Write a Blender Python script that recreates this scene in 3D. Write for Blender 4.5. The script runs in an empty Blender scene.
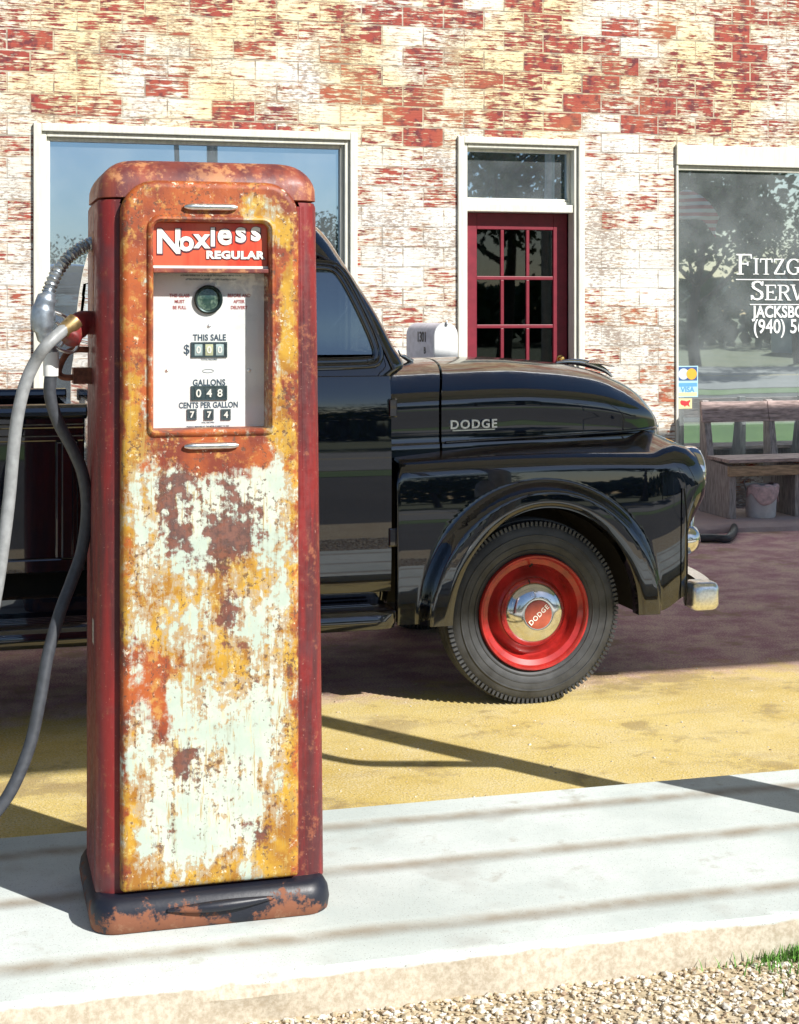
import bpy, math, random
import numpy as np
from mathutils import Vector, Matrix, noise as mnoise
random.seed(7); np.random.seed(7)
PI = math.pi
scene = bpy.context.scene
COL = scene.collection
# ------------------------------------------------------------------ measured camera
F_PX, CXP, HOR, EYE = 1576.0, 399.5, 311.0, 1.594
PHI = math.atan(0.277)
SF, CF = math.sin(PHI), math.cos(PHI)
def on_y(px, py, Y):
    """world point of a measured picture position lying on the plane y = Y"""
    u = (px - CXP) / F_PX
    z = Y / (CF - SF * u)
    return Vector((z * (SF + CF * u), Y, EYE + (HOR - py) * z / F_PX))
def on_z(px, py, Z):
    z = (EYE - Z) * F_PX / (py - HOR)
    u = (px - CXP) / F_PX
    return Vector((z * (SF + CF * u), z * (CF - SF * u), Z))
SUN_AZ = math.radians(34.5); SUN_EL = math.radians(36)
SUN = Vector((math.sin(SUN_AZ) * math.cos(SUN_EL), -math.cos(SUN_AZ) * math.cos(SUN_EL), math.sin(SUN_EL)))
# ------------------------------------------------------------------ objects
def tag(o, label=None, cat=None, group=None, kind=None):
    if label: o['label'] = label
    if cat: o['category'] = cat
    if group: o['group'] = group
    if kind: o['kind'] = kind
    return o
def thing(name, loc, label, cat, group=None):
    o = bpy.data.objects.new(name, None); COL.objects.link(o)
    o.location = loc; o.empty_display_size = 0.1
    return tag(o, label, cat, group)
def origin(parent):
    v = Vector((0, 0, 0))
    while parent is not None:
        v += Vector(parent.location); parent = parent.parent
    return v
def copy_tree(o, parent=None):
    c = o.copy(); COL.objects.link(c); c.parent = parent
    for ch in list(o.children): copy_tree(ch, c)
    return c
class MB:
    """collects geometry in world coordinates, builds one mesh object"""
    def __init__(s): s.v = []; s.f = []
    def add(s, vs, fs):
        k = len(s.v); s.v += [tuple(p) for p in vs]; s.f += [tuple(i + k for i in f) for f in fs]; return s
    def box(s, x0, x1, y0, y1, z0, z1):
        return s.add([(x0,y0,z0),(x1,y0,z0),(x1,y1,z0),(x0,y1,z0),(x0,y0,z1),(x1,y0,z1),(x1,y1,z1),(x0,y1,z1)],
                     [(0,3,2,1),(4,5,6,7),(0,1,5,4),(1,2,6,5),(2,3,7,6),(3,0,4,7)])
    def obox(s, c, sx, sy, sz, rot):
        m = rot.to_3x3() if hasattr(rot, 'to_3x3') else rot
        vs = [Vector(c) + m @ Vector((a*sx/2, b*sy/2, d*sz/2)) for d in (-1,1) for a,b in ((-1,-1),(1,-1),(1,1),(-1,1))]
        return s.add(vs, [(0,3,2,1),(4,5,6,7),(0,1,5,4),(1,2,6,5),(2,3,7,6),(3,0,4,7)])
    def rings(s, rs, cap0=True, cap1=True, closed=True):
        n = len(rs[0]); k = len(s.v)
        for r in rs: s.v += [tuple(p) for p in r]
        for i in range(len(rs) - 1):
            for j in range(n if closed else n - 1):
                a = k + i*n + j; b = k + i*n + (j+1) % n
                s.f.append((a, b, b + n, a + n))
        if cap0: s.f.append(tuple(k + j for j in range(n))[::-1])
        if cap1: s.f.append(tuple(k + (len(rs)-1)*n + j for j in range(n)))
        return s
    def grid(s, rows): return s.rings(rows, False, False, closed=False)
    def tube(s, pts, r, seg=10, cap=True):
        pts = [Vector(p) for p in pts]; rs = []
        rad = r if isinstance(r, (list, tuple)) else [r]*len(pts)
        t0 = (pts[1]-pts[0]).normalized()
        up = Vector((0,0,1)) if abs(t0.z) < .9 else Vector((1,0,0))
        nrm = t0.cross(up).normalized()
        for i, p in enumerate(pts):
            t = (pts[min(i+1,len(pts)-1)] - pts[max(i-1,0)]).normalized()
            nrm = (nrm - t*nrm.dot(t)).normalized(); b = t.cross(nrm)
            rs.append([p + (nrm*math.cos(a) + b*math.sin(a))*rad[i] for a in [2*PI*k/seg for k in range(seg)]])
        return s.rings(rs, cap, cap)
    def lathe(s, prof, c, axis='y', seg=64, cap=False):
        rs = []
        for (r, h) in prof:
            ring = []
            for k in range(seg):
                a = 2*PI*k/seg
                if axis == 'y': ring.append((c[0]+r*math.cos(a), c[1]+h, c[2]+r*math.sin(a)))
                elif axis == 'x': ring.append((c[0]+h, c[1]+r*math.cos(a), c[2]+r*math.sin(a)))
                else: ring.append((c[0]+r*math.cos(a), c[1]+r*math.sin(a), c[2]+h))
            rs.append(ring)
        return s.rings(rs, cap, cap)
    def poly_y(s, pts, y0, y1):
        """polygon in (x,z) extruded along y"""
        return s.rings([[(x, y0, z) for x, z in pts], [(x, y1, z) for x, z in pts]])
    def build(s, name, mat, parent=None, smooth=None, bevel=0, seg=2, recalc=True):
        o3 = origin(parent)
        me = bpy.data.meshes.new(name)
        me.from_pydata([(x-o3.x, y-o3.y, z-o3.z) for x, y, z in s.v], [], s.f)
        me.materials.append(mat)
        if recalc:
            import bmesh
            bm = bmesh.new(); bm.from_mesh(me)
            bmesh.ops.recalc_face_normals(bm, faces=bm.faces); bm.to_mesh(me); bm.free()
        if smooth is not None:
            for p in me.polygons: p.use_smooth = True
            if smooth < 180: 
                try: me.set_sharp_from_angle(angle=math.radians(smooth))
                except Exception: pass
        me.update()
        o = bpy.data.objects.new(name, me); COL.objects.link(o); o.parent = parent
        if bevel:
            b = o.modifiers.new('bevel', 'BEVEL'); b.width = bevel; b.segments = seg; b.limit_method = 'ANGLE'; b.angle_limit = math.radians(35)
        return o
def rrect(x0, x1, z0, z1, r, n=6):
    """rounded rectangle outline (x,z), equal point count for equal n"""
    if not isinstance(r, (list, tuple)): r = [r]*4      # bl, br, tr, tl
    out = []
    for (cx, cz, a0, rr) in ((x0+r[0], z0+r[0], PI, r[0]), (x1-r[1], z0+r[1], 1.5*PI, r[1]), (x1-r[2], z1-r[2], 0, r[2]), (x0+r[3], z1-r[3], .5*PI, r[3])):
        for k in range(n+1):
            a = a0 + .5*PI*k/n; out.append((cx + rr*math.cos(a), cz + rr*math.sin(a)))
    return out
def smooth01(t): t = max(0, min(1, t)); return t*t*(3-2*t)
def interp(x, xs, ys):
    """monotone-ish cubic interpolation"""
    if x <= xs[0]: return ys[0]
    if x >= xs[-1]: return ys[-1]
    for i in range(len(xs)-1):
        if x <= xs[i+1]:
            h = xs[i+1]-xs[i]; t = (x-xs[i])/h
            d = lambda k: (ys[min(k+1,len(ys)-1)]-ys[max(k-1,0)])/(xs[min(k+1,len(xs)-1)]-xs[max(k-1,0)])
            m0, m1 = d(i)*h, d(i+1)*h
            return (2*t**3-3*t*t+1)*ys[i] + (t**3-2*t*t+t)*m0 + (-2*t**3+3*t*t)*ys[i+1] + (t**3-t*t)*m1
def spline(pts, n=8):
    pts = [Vector(p) for p in pts]; out = []
    for i in range(len(pts)-1):
        p0, p1, p2, p3 = pts[max(i-1,0)], pts[i], pts[i+1], pts[min(i+2,len(pts)-1)]
        for k in range(n):
            t = k/n
            out.append(.5*((2*p1)+(p2-p0)*t+(2*p0-5*p1+4*p2-p3)*t*t+(3*p1-p0-3*p2+p3)*t**3))
    out.append(pts[-1]); return out
def text(body, size, loc, mat, parent, name, extrude=.0006, align='CENTER', rot=(PI/2,0,0), bold=0, sx=1.0, spacing=1.0):
    c = bpy.data.curves.new('t', 'FONT'); c.body = body; c.size = size; c.align_x = align; c.align_y = 'CENTER'
    c.extrude = extrude; c.offset = bold; c.space_character = spacing; c.resolution_u = 4
    o = bpy.data.objects.new('t', c); COL.objects.link(o)
    o.rotation_euler = rot; o.scale = (sx, 1, 1)
    bpy.context.view_layer.update()
    me = bpy.data.meshes.new_from_object(o.evaluated_get(bpy.context.evaluated_depsgraph_get()))
    me.transform(Matrix.LocRotScale(None, o.rotation_euler.to_quaternion(), o.scale))
    me.name = name; bpy.data.objects.remove(o)
    zs_ = [v.co.z for v in me.vertices]
    if zs_ and name != 'dial_print_raw': me.transform(Matrix.Translation((0, 0, -(max(zs_)+min(zs_))/2)))
    me.materials.clear(); me.materials.append(mat)
    r = bpy.data.objects.new(name, me); COL.objects.link(r); r.parent = parent; r.location = Vector(loc) - origin(parent)
    return r
def join_meshes(objs, name, parent):
    """several built pieces of lettering become one mesh"""
    vs, fs = [], []
    for o in objs:
        k = len(vs); off = Vector(o.location)
        vs += [tuple(v.co + off) for v in o.data.vertices]; fs += [tuple(i+k for i in p.vertices) for p in o.data.polygons]
    me = bpy.data.meshes.new(name); me.from_pydata(vs, [], fs); me.materials.append(objs[0].data.materials[0])
    for o in objs: bpy.data.objects.remove(o)
    r = bpy.data.objects.new(name, me); COL.objects.link(r); r.parent = parent
    return r
# ------------------------------------------------------------------ materials
class Mat:
    def __init__(s, name, rough=.6, metal=0, spec=None, color=None, coat=0):
        s.m = bpy.data.materials.new(name); s.m.use_nodes = True; s.t = s.m.node_tree
        s.b = s.t.nodes['Principled BSDF']; s.L = s.t.links
        s.set('Roughness', rough); s.set('Metallic', metal)
        if spec is not None: s.set('Specular IOR Level', spec)
        if coat: s.set('Coat Weight', coat); s.set('Coat Roughness', .03)
        if color is not None: s.set('Base Color', color)
        s.co = s.t.nodes.new('ShaderNodeTexCoord').outputs['Object']
    def put(s, sock, v):
        if isinstance(v, bpy.types.NodeSocket): s.L.new(v, sock)
        elif isinstance(v, (tuple, list)) and len(v) == 3 and sock.type == 'RGBA': sock.default_value = (*v, 1)
        else: sock.default_value = v
    def set(s, name, v): s.put(s.b.inputs[name], v)
    def node(s, typ, ins=None, **props):
        n = s.t.nodes.new(typ)
        for k, v in props.items(): setattr(n, k, v)
        for k, v in (ins or {}).items(): s.put(n.inputs[k], v)
        return n
    def map(s, scale=(1,1,1), loc=(0,0,0), vec=None, rot=(0,0,0)):
        return s.node('ShaderNodeMapping', {'Vector': vec or s.co, 'Location': loc, 'Scale': scale, 'Rotation': rot}).outputs[0]
    def noise(s, scale=5, detail=4, rough=.55, dist=0, vec=None, st=None, loc=(0,0,0)):
        if st or loc != (0,0,0): vec = s.map(st or (1,1,1), loc, vec)
        n = s.node('ShaderNodeTexNoise', {'Vector': vec or s.co, 'Scale': scale, 'Detail': detail, 'Roughness': rough, 'Distortion': dist})
        return n.outputs['Fac']
    def math(s, op, a, b=0.0, c=0.0, clamp=False):
        n = s.node('ShaderNodeMath', operation=op, use_clamp=clamp)
        s.put(n.inputs[0], a); s.put(n.inputs[1], b); s.put(n.inputs[2], c); return n.outputs[0]
    def add(s, *a):
        r = a[0]
        for x in a[1:]: r = s.math('ADD', r, x)
        return r
    def mul(s, a, b): return s.math('MULTIPLY', a, b)
    def step(s, v, lo, hi, a=0.0, b=1.0):
        n = s.node('ShaderNodeMapRange', {'Value': v, 'From Min': lo, 'From Max': hi, 'To Min': a, 'To Max': b}, interpolation_type='SMOOTHSTEP'); return n.outputs[0]
    def mix(s, f, a, b):
        n = s.node('ShaderNodeMix', data_type='RGBA'); s.put(n.inputs[0], f); s.put(n.inputs[6], a); s.put(n.inputs[7], b); return n.outputs[2]
    def xyz(s, vec=None):
        n = s.node('ShaderNodeSeparateXYZ', {0: vec or s.co}); return n.outputs
    def blob(s, cx, cz, sx, sz, cy=None):
        """soft oval patch of the object, 1 in its middle"""
        v = s.node('ShaderNodeMapping', {'Vector': s.co, 'Location': (-cx/sx, 0, -cz/sz), 'Scale': (1/sx, 0, 1/sz)}).outputs[0]
        l = s.node('ShaderNodeVectorMath', {0: v}, operation='LENGTH').outputs['Value']
        return s.step(l, 0.0, 1.0, 1.0, 0.0)
    def bump(s, h, strength=.3, dist=.005):
        n = s.node('ShaderNodeBump', {'Height': h, 'Strength': strength, 'Distance': dist}); s.set('Normal', n.outputs[0])
def simple(name, color, rough=.6, metal=0, var=.25, vs=20, bump=0, coat=0, st=None):
    m = Mat(name, rough, metal, coat=coat)
    f = m.noise(vs, 5, .6, st=st)
    m.set('Base Color', m.mix(m.step(f, .3, .7), tuple(c*(1-var) for c in color), tuple(min(1, c*(1+var)) for c in color)))
    if bump: m.bump(f, bump, .004)
    return m.m
def glass(name, refl=.5, tint=(.55,.62,.6), trans=(.5,.55,.55), wav=.0, veil=0):
    m = Mat(name); t = m.t
    for n in list(t.nodes):
        if n.type == 'BSDF_PRINCIPLED': t.nodes.remove(n)
    g = m.node('ShaderNodeBsdfGlossy', {'Color': tint, 'Roughness': .012})
    if wav:
        b = m.node('ShaderNodeBump', {'Height': m.noise(1.3, 1, .4), 'Strength': wav, 'Distance': .02}); m.put(g.inputs['Normal'], b.outputs[0])
    tr = m.node('ShaderNodeBsdfTransparent', {'Color': trans})
    fr = m.math('POWER', m.node('ShaderNodeLayerWeight', {'Blend': .5}).outputs['Facing'], 5.0)
    fac = m.math('ADD', m.mul(fr, .9), refl+.04, clamp=True)
    mx = m.node('ShaderNodeMixShader'); m.put(mx.inputs[0], fac); m.L.new(tr.outputs[0], mx.inputs[1]); m.L.new(g.outputs[0], mx.inputs[2])
    out = mx.outputs[0]
    if veil:      # pale diffuse veil, a haze put into the glass colour
        df_ = m.node('ShaderNodeBsdfDiffuse', {'Color': (.62,.68,.70)}); m2 = m.node('ShaderNodeMixShader')
        m.put(m2.inputs[0], m.math('MULTIPLY', m.step(m.noise(2.5, 5, .6), .3, .7, .6, 1.3), veil)); m.L.new(out, m2.inputs[1]); m.L.new(df_.outputs[0], m2.inputs[2]); out = m2.outputs[0]
    m.L.new(out, t.nodes['Material Output'].inputs[0])
    return m.m
# painted hollow clay tile, combed faces, paint worn off tile by tile
def tile_wall():
    m = Mat('worn_painted_tile', .85)
    o = m.xyz()
    wob = m.noise(3, 2)
    vec = m.node('ShaderNodeCombineXYZ', {0: m.add(o[0], m.mul(wob, .006)), 1: m.add(o[2], m.mul(wob, .012))}).outputs[0]
    br = m.node('ShaderNodeTexBrick', {'Vector': vec, 'Color1': (0,0,0), 'Color2': (1,1,1), 'Mortar': (.5,.5,.5), 'Scale': 1.0, 'Mortar Size': .0065, 'Mortar Smooth': .3, 'Bias': 0.0, 'Brick Width': .315, 'Row Height': .148})
    br.offset = .5
    rnd, mort = br.outputs['Color'], br.outputs['Fac']
    rnd = m.node('ShaderNodeSeparateColor', {0: rnd}).outputs[0]
    streak = m.noise(1, 5, .6, st=(4.5, 1, 75), dist=.3)         # combed grooves
    streak2 = m.noise(1, 4, .6, st=(11, 1, 40), loc=(3,0,2))
    big = m.noise(.8, 3, .6)
    med = m.noise(6, 5, .65)
    hi = m.step(o[2], 2.5, 3.1)                              # more bare tile above the openings
    v = m.add(m.mul(rnd, .27), m.mul(streak, .95), m.mul(streak2, .68), m.mul(big, .55), m.mul(med, .50), m.mul(hi, .105))
    bare = m.step(v, 1.60, 1.66)
    bare = m.mul(bare, m.step(mort, .2, .7, 1, .12))
    red = m.mix(rnd, (.23,.028,.03), (.38,.075,.05))
    red = m.mix(m.step(m.add(m.noise(14, 4), m.mul(streak2, .3)), .62, .78), red, (.15,.035,.04))
    red = m.mix(m.mul(m.step(m.noise(1.1, 2, loc=(5,0,0)), .5, .7), .45), red, (.55,.22,.09))
    paint = m.mix(m.step(m.noise(2.2, 4), .35, .68), (.66,.655,.62), (.82,.81,.77))
    paint = m.mix(m.mul(m.step(m.noise(1.0, 4, loc=(1,0,7)), .38, .60), m.step(o[2], 2.3, 3.2, .12, .85)), paint, (.82,.71,.38))
    grime = m.step(m.add(m.noise(22, 6, .75, st=(1,1,3.6)), m.mul(m.noise(2.5, 3), .45)), .745, .80)
    paint = m.mix(m.mul(grime, .75), paint, (.22,.14,.10))
    paint = m.mix(m.mul(m.step(streak, .55, .62), .5), paint, (.42,.33,.24))
    col = m.mix(bare, paint, red)
    paint = m.mix(m.mul(m.step(v, 1.44, 1.62), .42), paint, (.60,.40,.25)); col = m.mix(bare, paint, red)
    edge = m.mul(m.step(v, 1.55, 1.60), m.step(v, 1.60, 1.64, 1, 0))
    col = m.mix(m.mul(edge, .6), col, (.40,.26,.12))
    jn = m.step(m.noise(9, 3), .5, .62)
    col = m.mix(m.mul(m.step(mort, .25, .7), m.add(m.mul(jn, .6), .25)), col, (.26,.21,.16))
    m.set('Base Color', col)
    m.bump(m.add(m.mul(bare, -.9), m.mul(mort, -1.8), m.mul(streak, 1.3), m.mul(med, .5)), .55, .007)
    return m.m
def rusty_front():
    m = Mat('rusted_enamel_front', .5)
    fine = m.noise(45, 6, .7); med = m.noise(11, 6, .65, .3); 
    strk = m.noise(1, 6, .65, st=(60, 1, 6)); strk2 = m.noise(1, 5, .7, st=(25, 1, 3.2), loc=(3,1,2))
    att = lambda n: m.node('ShaderNodeAttribute', attribute_name=n).outputs['Fac']
    white = m.mix(m.step(med, .35, .65), (.46,.54,.46), (.60,.64,.54))
    white = m.mix(m.mul(m.step(m.add(strk, m.mul(fine, .5)), .80, .95), .7), white, (.36,.36,.26))
    white = m.mix(m.mul(m.step(m.noise(1, 6, .75, st=(90,1,14), loc=(6,0,2)), .56, .68), .6), white, (.62,.52,.26))
    n1 = m.add(m.mul(med, .75), m.mul(strk2, .75), m.mul(fine, .9), m.mul(strk, .40))
    vy = m.add(n1, att('ochre')); my = m.step(vy, 1.58, 1.76); rimy = m.mul(m.step(vy, 1.56, 1.62), m.step(vy, 1.64, 1.72, 1, 0))
    ochre = m.mix(m.step(m.noise(9, 5, .6), .4, .62), (.54,.31,.035), (.33,.14,.02))
    ochre = m.mix(m.step(m.noise(30, 6, .75, loc=(1,1,1)), .54, .66), ochre, (.64,.50,.18))
    col = m.mix(my, white, ochre)
    col = m.mix(m.mul(rimy, .6), col, (.38,.20,.07))
    thin = m.step(m.add(m.noise(1, 6, .7, st=(120,1,9), loc=(2,0,5)), m.mul(att('ochre'), .10), m.mul(med, .3)), .745, .80)
    col = m.mix(m.mul(thin, .75), col, (.42,.27,.08))
    n2 = m.add(m.mul(m.noise(13, 6, .65, loc=(5,2,1)), .9), m.mul(strk, .45), m.mul(fine, .6))
    mr = m.step(m.add(n2, att('rust')), 1.20, 1.42)
    orange = m.mix(m.step(m.noise(8, 5, .6, loc=(4,0,1)), .38, .62), (.42,.095,.02), (.20,.035,.016))
    orange = m.mix(m.step(m.noise(26, 5, .7, loc=(2,3,1)), .52, .66), orange, (.50,.24,.06))
    col = m.mix(mr, col, orange)
    n3 = m.add(m.mul(m.noise(16, 6, .7, loc=(1,8,3)), .9), m.mul(strk, .5), m.mul(fine, .9))
    mm = m.step(m.add(n3, att('maroon')), 1.44, 1.60)
    maroon = m.mix(m.step(fine, .4, .62), (.075,.02,.018), (.19,.06,.04))
    col = m.mix(m.mul(mm, .94), col, maroon)
    # chips, scratches and pinholes
    chip = m.step(m.add(m.noise(80, 5, .7), m.mul(med, .5), m.mul(strk, .45)), 1.06, 1.12)
    col = m.mix(m.mul(chip, .8), col, (.12,.06,.04))
    flake = m.mul(m.step(m.noise(60, 5, .75, loc=(7,2,3)), .61, .67), m.step(m.add(mr, my), .3, .9))
    col = m.mix(m.mul(flake, .75), col, (.85,.80,.62))
    m.set('Base Color', col)
    m.set('Roughness', m.add(m.mul(mm, .25), m.mul(mr, .12), .42))
    m.bump(m.add(m.mul(my, -.25), m.mul(mr, -.3), m.mul(mm, -.6), m.mul(fine, .45), m.mul(chip, -.6)), .5, .0022)
    return m.m
def rusty_red(name, a=(.23,.018,.018), b=(.085,.018,.02), c=(.26,.08,.04), amt=0.0):
    m = Mat(name, .45)
    st = m.noise(1, 6, .65, st=(22, 22, 2.0)); f = m.noise(40, 6, .7); md = m.noise(7, 5, .6)
    col = m.mix(m.step(st, .38, .62), a, b)
    col = m.mix(m.step(m.add(f, m.mul(md, .6)), .88-amt, 1.04-amt), col, c)
    col = m.mix(m.mul(m.step(m.noise(150, 3, .6), .66, .74), .6), col, (.60,.36,.28))
    col = m.mix(m.step(m.noise(4, 4, .6, loc=(3,3,0)), .55, .75), col, (.11,.03,.035))
    m.set('Base Color', col); m.set('Roughness', m.step(f, .3, .7, .35, .65)); m.bump(m.add(f, m.mul(st, .4)), .28, .002)
    return m.m
def black_base():
    m = Mat('chipped_black_base', .35)
    o = m.xyz(); f = m.noise(30, 6, .7); md = m.noise(9, 5, .6, loc=(2,0,0))
    v = m.add(m.mul(f, .75), m.mul(md, .85), m.step(o[2], .0, .085, .13, -.10), -.17)
    col = m.mix(m.step(v, .62, .72), (.010,.012,.022), (.22,.08,.04))
    col = m.mix(m.step(v, .80, .95), col, (.30,.16,.09))
    m.set('Base Color', col); m.set('Roughness', m.step(v, .62, .72, .42, .8)); m.bump(f, .35, .002); return m.m
def concrete(name, a, b, grooves=(), gw=.022, rough=.85, stain=(.30,.24,.17)):
    m = Mat(name, rough); o = m.xyz()
    big = m.noise(1.6, 5, .6); f = m.noise(70, 5, .7); md = m.noise(9, 5, .6)
    col = m.mix(m.step(big, .35, .65), a, b)
    col = m.mix(m.mul(m.step(f, .52, .75), .35), col, tuple(c*.62 for c in a))
    col = m.mix(m.mul(m.step(m.add(md, m.mul(big, .6)), .92, 1.1), .55), col, stain)
    h = m.add(m.mul(f, .25), m.mul(md, .25))
    for g in grooves:
        wob = m.mul(m.math('SUBTRACT', m.noise(5, 3, loc=(g,0,0)), .5), .022)
        d = m.math('ABSOLUTE', m.math('SUBTRACT', m.add(o[1], wob), g))
        k = m.step(d, 0, gw*1.7, 1, 0)
        col = m.mix(m.mul(k, m.step(md, .3, .62, .42, .80)), col, stain)
        h = m.add(h, m.mul(k, -1.6))

    col = m.mix(m.mul(m.step(m.noise(240, 2, .5), .64, .70), .75), col, (.12,.10,.08))
    oil = m.mul(m.step(m.noise(3.3, 4, .5, loc=(9,2,0)), .60, .72), .35); col = m.mix(oil, col, (.34,.31,.27))
    if grooves:
        k = m.mul(m.step(m.add(o[2], m.mul(md, .03)), SLAB_Z-.001, SLAB_Z+.006, 1, 0), m.step(o[1], 3.52, 3.54, 1, 0))
        col = m.mix(m.mul(k, .9), col, m.mix(m.step(m.noise(60, 6, .75), .35, .65), (.40,.32,.22), (.60,.53,.42)))
    m.set('Base Color', col); m.bump(h, .45, .006); return m.m
def car_paint():
    m = Mat('black_truck_paint', .16, color=(.003,.0035,.006), coat=.7)
    m.set('Specular IOR Level', .22); m.set('Specular Tint', (.22, .40, 1.0)); m.set('Coat Weight', 1)
    f = m.noise(60, 4, .7)
    m.set('Roughness', m.step(f, .3, .8, .10, .26)); m.set('Coat Roughness', .018); m.set('Coat IOR', 1.85)
    m.bump(m.noise(2.3, 2, .5), .05, .01)
    nz = m.node('ShaderNodeSeparateXYZ', {0: m.node('ShaderNodeNewGeometry').outputs['Normal']}).outputs[2]
    veil = m.mul(m.step(nz, .80, .97), m.step(m.add(m.noise(3, 5, .65), m.mul(m.noise(50, 3, .7), .5)), .55, .85, .25, 1))  # browner, less glossy tone on upward-facing panels
    spots = m.mul(m.step(m.noise(5, 4, .6), .45, .7), m.step(m.noise(180, 3, .7), .54, .64))
    col = m.mix(m.mul(spots, .5), (.003,.0035,.006), (.022,.020,.020))
    m.set('Base Color', m.mix(m.mul(veil, .8), col, (.075,.050,.042)))
    m.set('Coat Weight', m.math('SUBTRACT', 1.0, m.mul(veil, .65)))
    return m.m
# ================================================================== materials used
SLAB_Z, WALL_Y, WALK_Z = .10, 11.2, .06
M_TILE = tile_wall()
M_FRONT = rusty_front()
M_RED = rusty_red('weathered_red_enamel')
M_CAP = rusty_red('rusty_cap', (.28,.065,.04), (.14,.035,.035), (.46,.20,.09), .09)
M_BASE = black_base()
M_PAINT = car_paint()
M_CHROME = simple('chrome', (.72,.72,.74), .12, 1, .08, 30)
M_DULLCHROME = simple('pitted_chrome', (.85,.87,.9), .28, 1, .15, 90, .15)
M_RUBBER = simple('tyre_rubber', (.040,.042,.046), .55, 0, .55, 6, .2)
M_DARK = simple('dark_underbody', (.012,.012,.012), .8)
M_RIM = simple('red_wheel_paint', (.38,.02,.017), .32, 0, .38, 9, .1, coat=.5)
M_CREAM = simple('aged_cream_paint', (.70,.69,.60), .55, 0, .10, 7, .15, st=(6,6,1))
M_WHITE = simple('white_lettering', (.85,.85,.83), .5, 0, .03)
M_DOOR = simple('maroon_door_paint', (.20,.014,.030), .42, 0, .12, 14, .08)
M_BRASS = simple('brass', (.75,.48,.16), .25, 1, .1)
M_WOOD = simple('weathered_bench_wood', (.40,.30,.28), .8, 0, .45, 5, .4, st=(2,14,14))
M_WOOD2 = simple('weathered_bench_wood_upright', (.33,.29,.28), .8, 0, .4, 5, .4, st=(14,14,2))
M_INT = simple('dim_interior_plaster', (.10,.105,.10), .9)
M_GALV = simple('galvanised_steel', (.45,.46,.47), .45, .7, .15, 20)
M_LEAF = None
def leaf_mat(name, a, b, c):
    m = Mat(name, .55); n = m.noise(.9, 3); f = m.noise(9, 3)
    col = m.mix(m.step(n, .35, .65), a, b); col = m.mix(m.mul(m.step(f, .5, .7), .7), col, c)
    m.set('Base Color', col); return m.m
M_LEAF = leaf_mat('tree_leaves', (.035,.075,.02), (.07,.12,.025), (.11,.13,.04))
M_LEAF2 = leaf_mat('olive_leaves', (.05,.08,.03), (.09,.12,.04), (.14,.13,.05))
M_BARK = simple('bark', (.10,.075,.055), .9, 0, .4, 8, .5, st=(6,6,1))
# ================================================================== ground
def ground_mat():
    m = Mat('driveway_dirt_shade_tinted', .9); o = m.xyz()
    big = m.noise(.7, 5, .6); md = m.noise(5, 5, .65); f = m.noise(110, 4, .75)
    col = m.mix(m.step(big, .35, .62), (.62,.44,.11), (.74,.57,.19))
    shade_mauve = m.mix(m.step(md, .35, .65), (.40,.165,.225), (.55,.28,.34))  # mauve of the canopy shade mixed into the ground colour
    shade_zone = m.step(m.add(o[1], m.mul(md, .9)), 6.6, 7.0)
    col = m.mix(shade_zone, col, shade_mauve)
    grit = m.step(m.add(f, m.mul(md, .35)), .62, .80)
    col = m.mix(m.mul(grit, .7), col, (.80,.69,.44))
    dk = m.step(m.noise(150, 3, .7, loc=(3,1,0)), .56, .66)
    col = m.mix(m.mul(dk, .75), col, (.13,.085,.045))
    pt = m.step(m.add(m.noise(2.2, 6, .7, loc=(4,4,0)), m.mul(f, .25)), .66, .74); col = m.mix(m.mul(pt, .6), col, (.32,.22,.10))
    lt = m.step(m.noise(.9, 6, .7, loc=(7,1,0)), .50, .66); col = m.mix(m.mul(m.mul(lt, .5), m.math('SUBTRACT', 1.0, shade_zone)), col, (.80,.66,.34))
    st = m.step(m.noise(1, 5, .6, st=(.8, 3.2, 1)), .54, .70)
    col = m.mix(m.mul(st, .35), col, (.26,.16,.10))
    m.set('Base Color', col); m.bump(m.add(f, m.mul(md, .4)), .7, .008); return m.m
def plain_ground(name, a, b, sc, fs=40):
    m = Mat(name, .95); n = m.noise(sc, 5, .6); f = m.noise(fs, 4, .7)
    m.set('Base Color', m.mix(m.step(f, .4, .65), m.mix(m.step(n, .35, .65), a, b), tuple(c*.7 for c in a))); m.bump(f, .5, .01); return m.m
def sheet(name, x0, x1, y0, y1, z, mat, nx=1):
    mb = MB(); mb.add([(x0,y0,z),(x1,y0,z),(x1,y1,z),(x0,y1,z)], [(0,1,2,3)])
    return tag(mb.build(name, mat, recalc=False), kind='structure')
sheet('ground', -400, 400, -400, 400, -.012, plain_ground('dry_grass_field', (.09,.12,.035), (.17,.17,.06), .3, 6))
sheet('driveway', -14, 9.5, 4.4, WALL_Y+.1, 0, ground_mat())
sheet('road', -200, 200, -19, -7, -.004, plain_ground('grey_asphalt_road', (.26,.26,.25), (.34,.33,.32), .5))
for k, yy in enumerate((-12.9, -13.3)):
    sheet('road_marking', -200, 200, yy-.06, yy+.06, .0, simple('yellow_road_paint%d' % k, (.7,.5,.08), .7))
GRAVEL = plain_ground('pale_gravel_bed', (.55,.44,.28), (.66,.57,.42), 4, 60)
sheet('gravel_lot', -14, 9.5, 1.6, 3.6, -.002, GRAVEL)
sheet('asphalt_lot', -40, 40, -4.9, 1.7, -.006, plain_ground('dark_patched_asphalt', (.055,.055,.055), (.09,.085,.08), .8))
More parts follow.
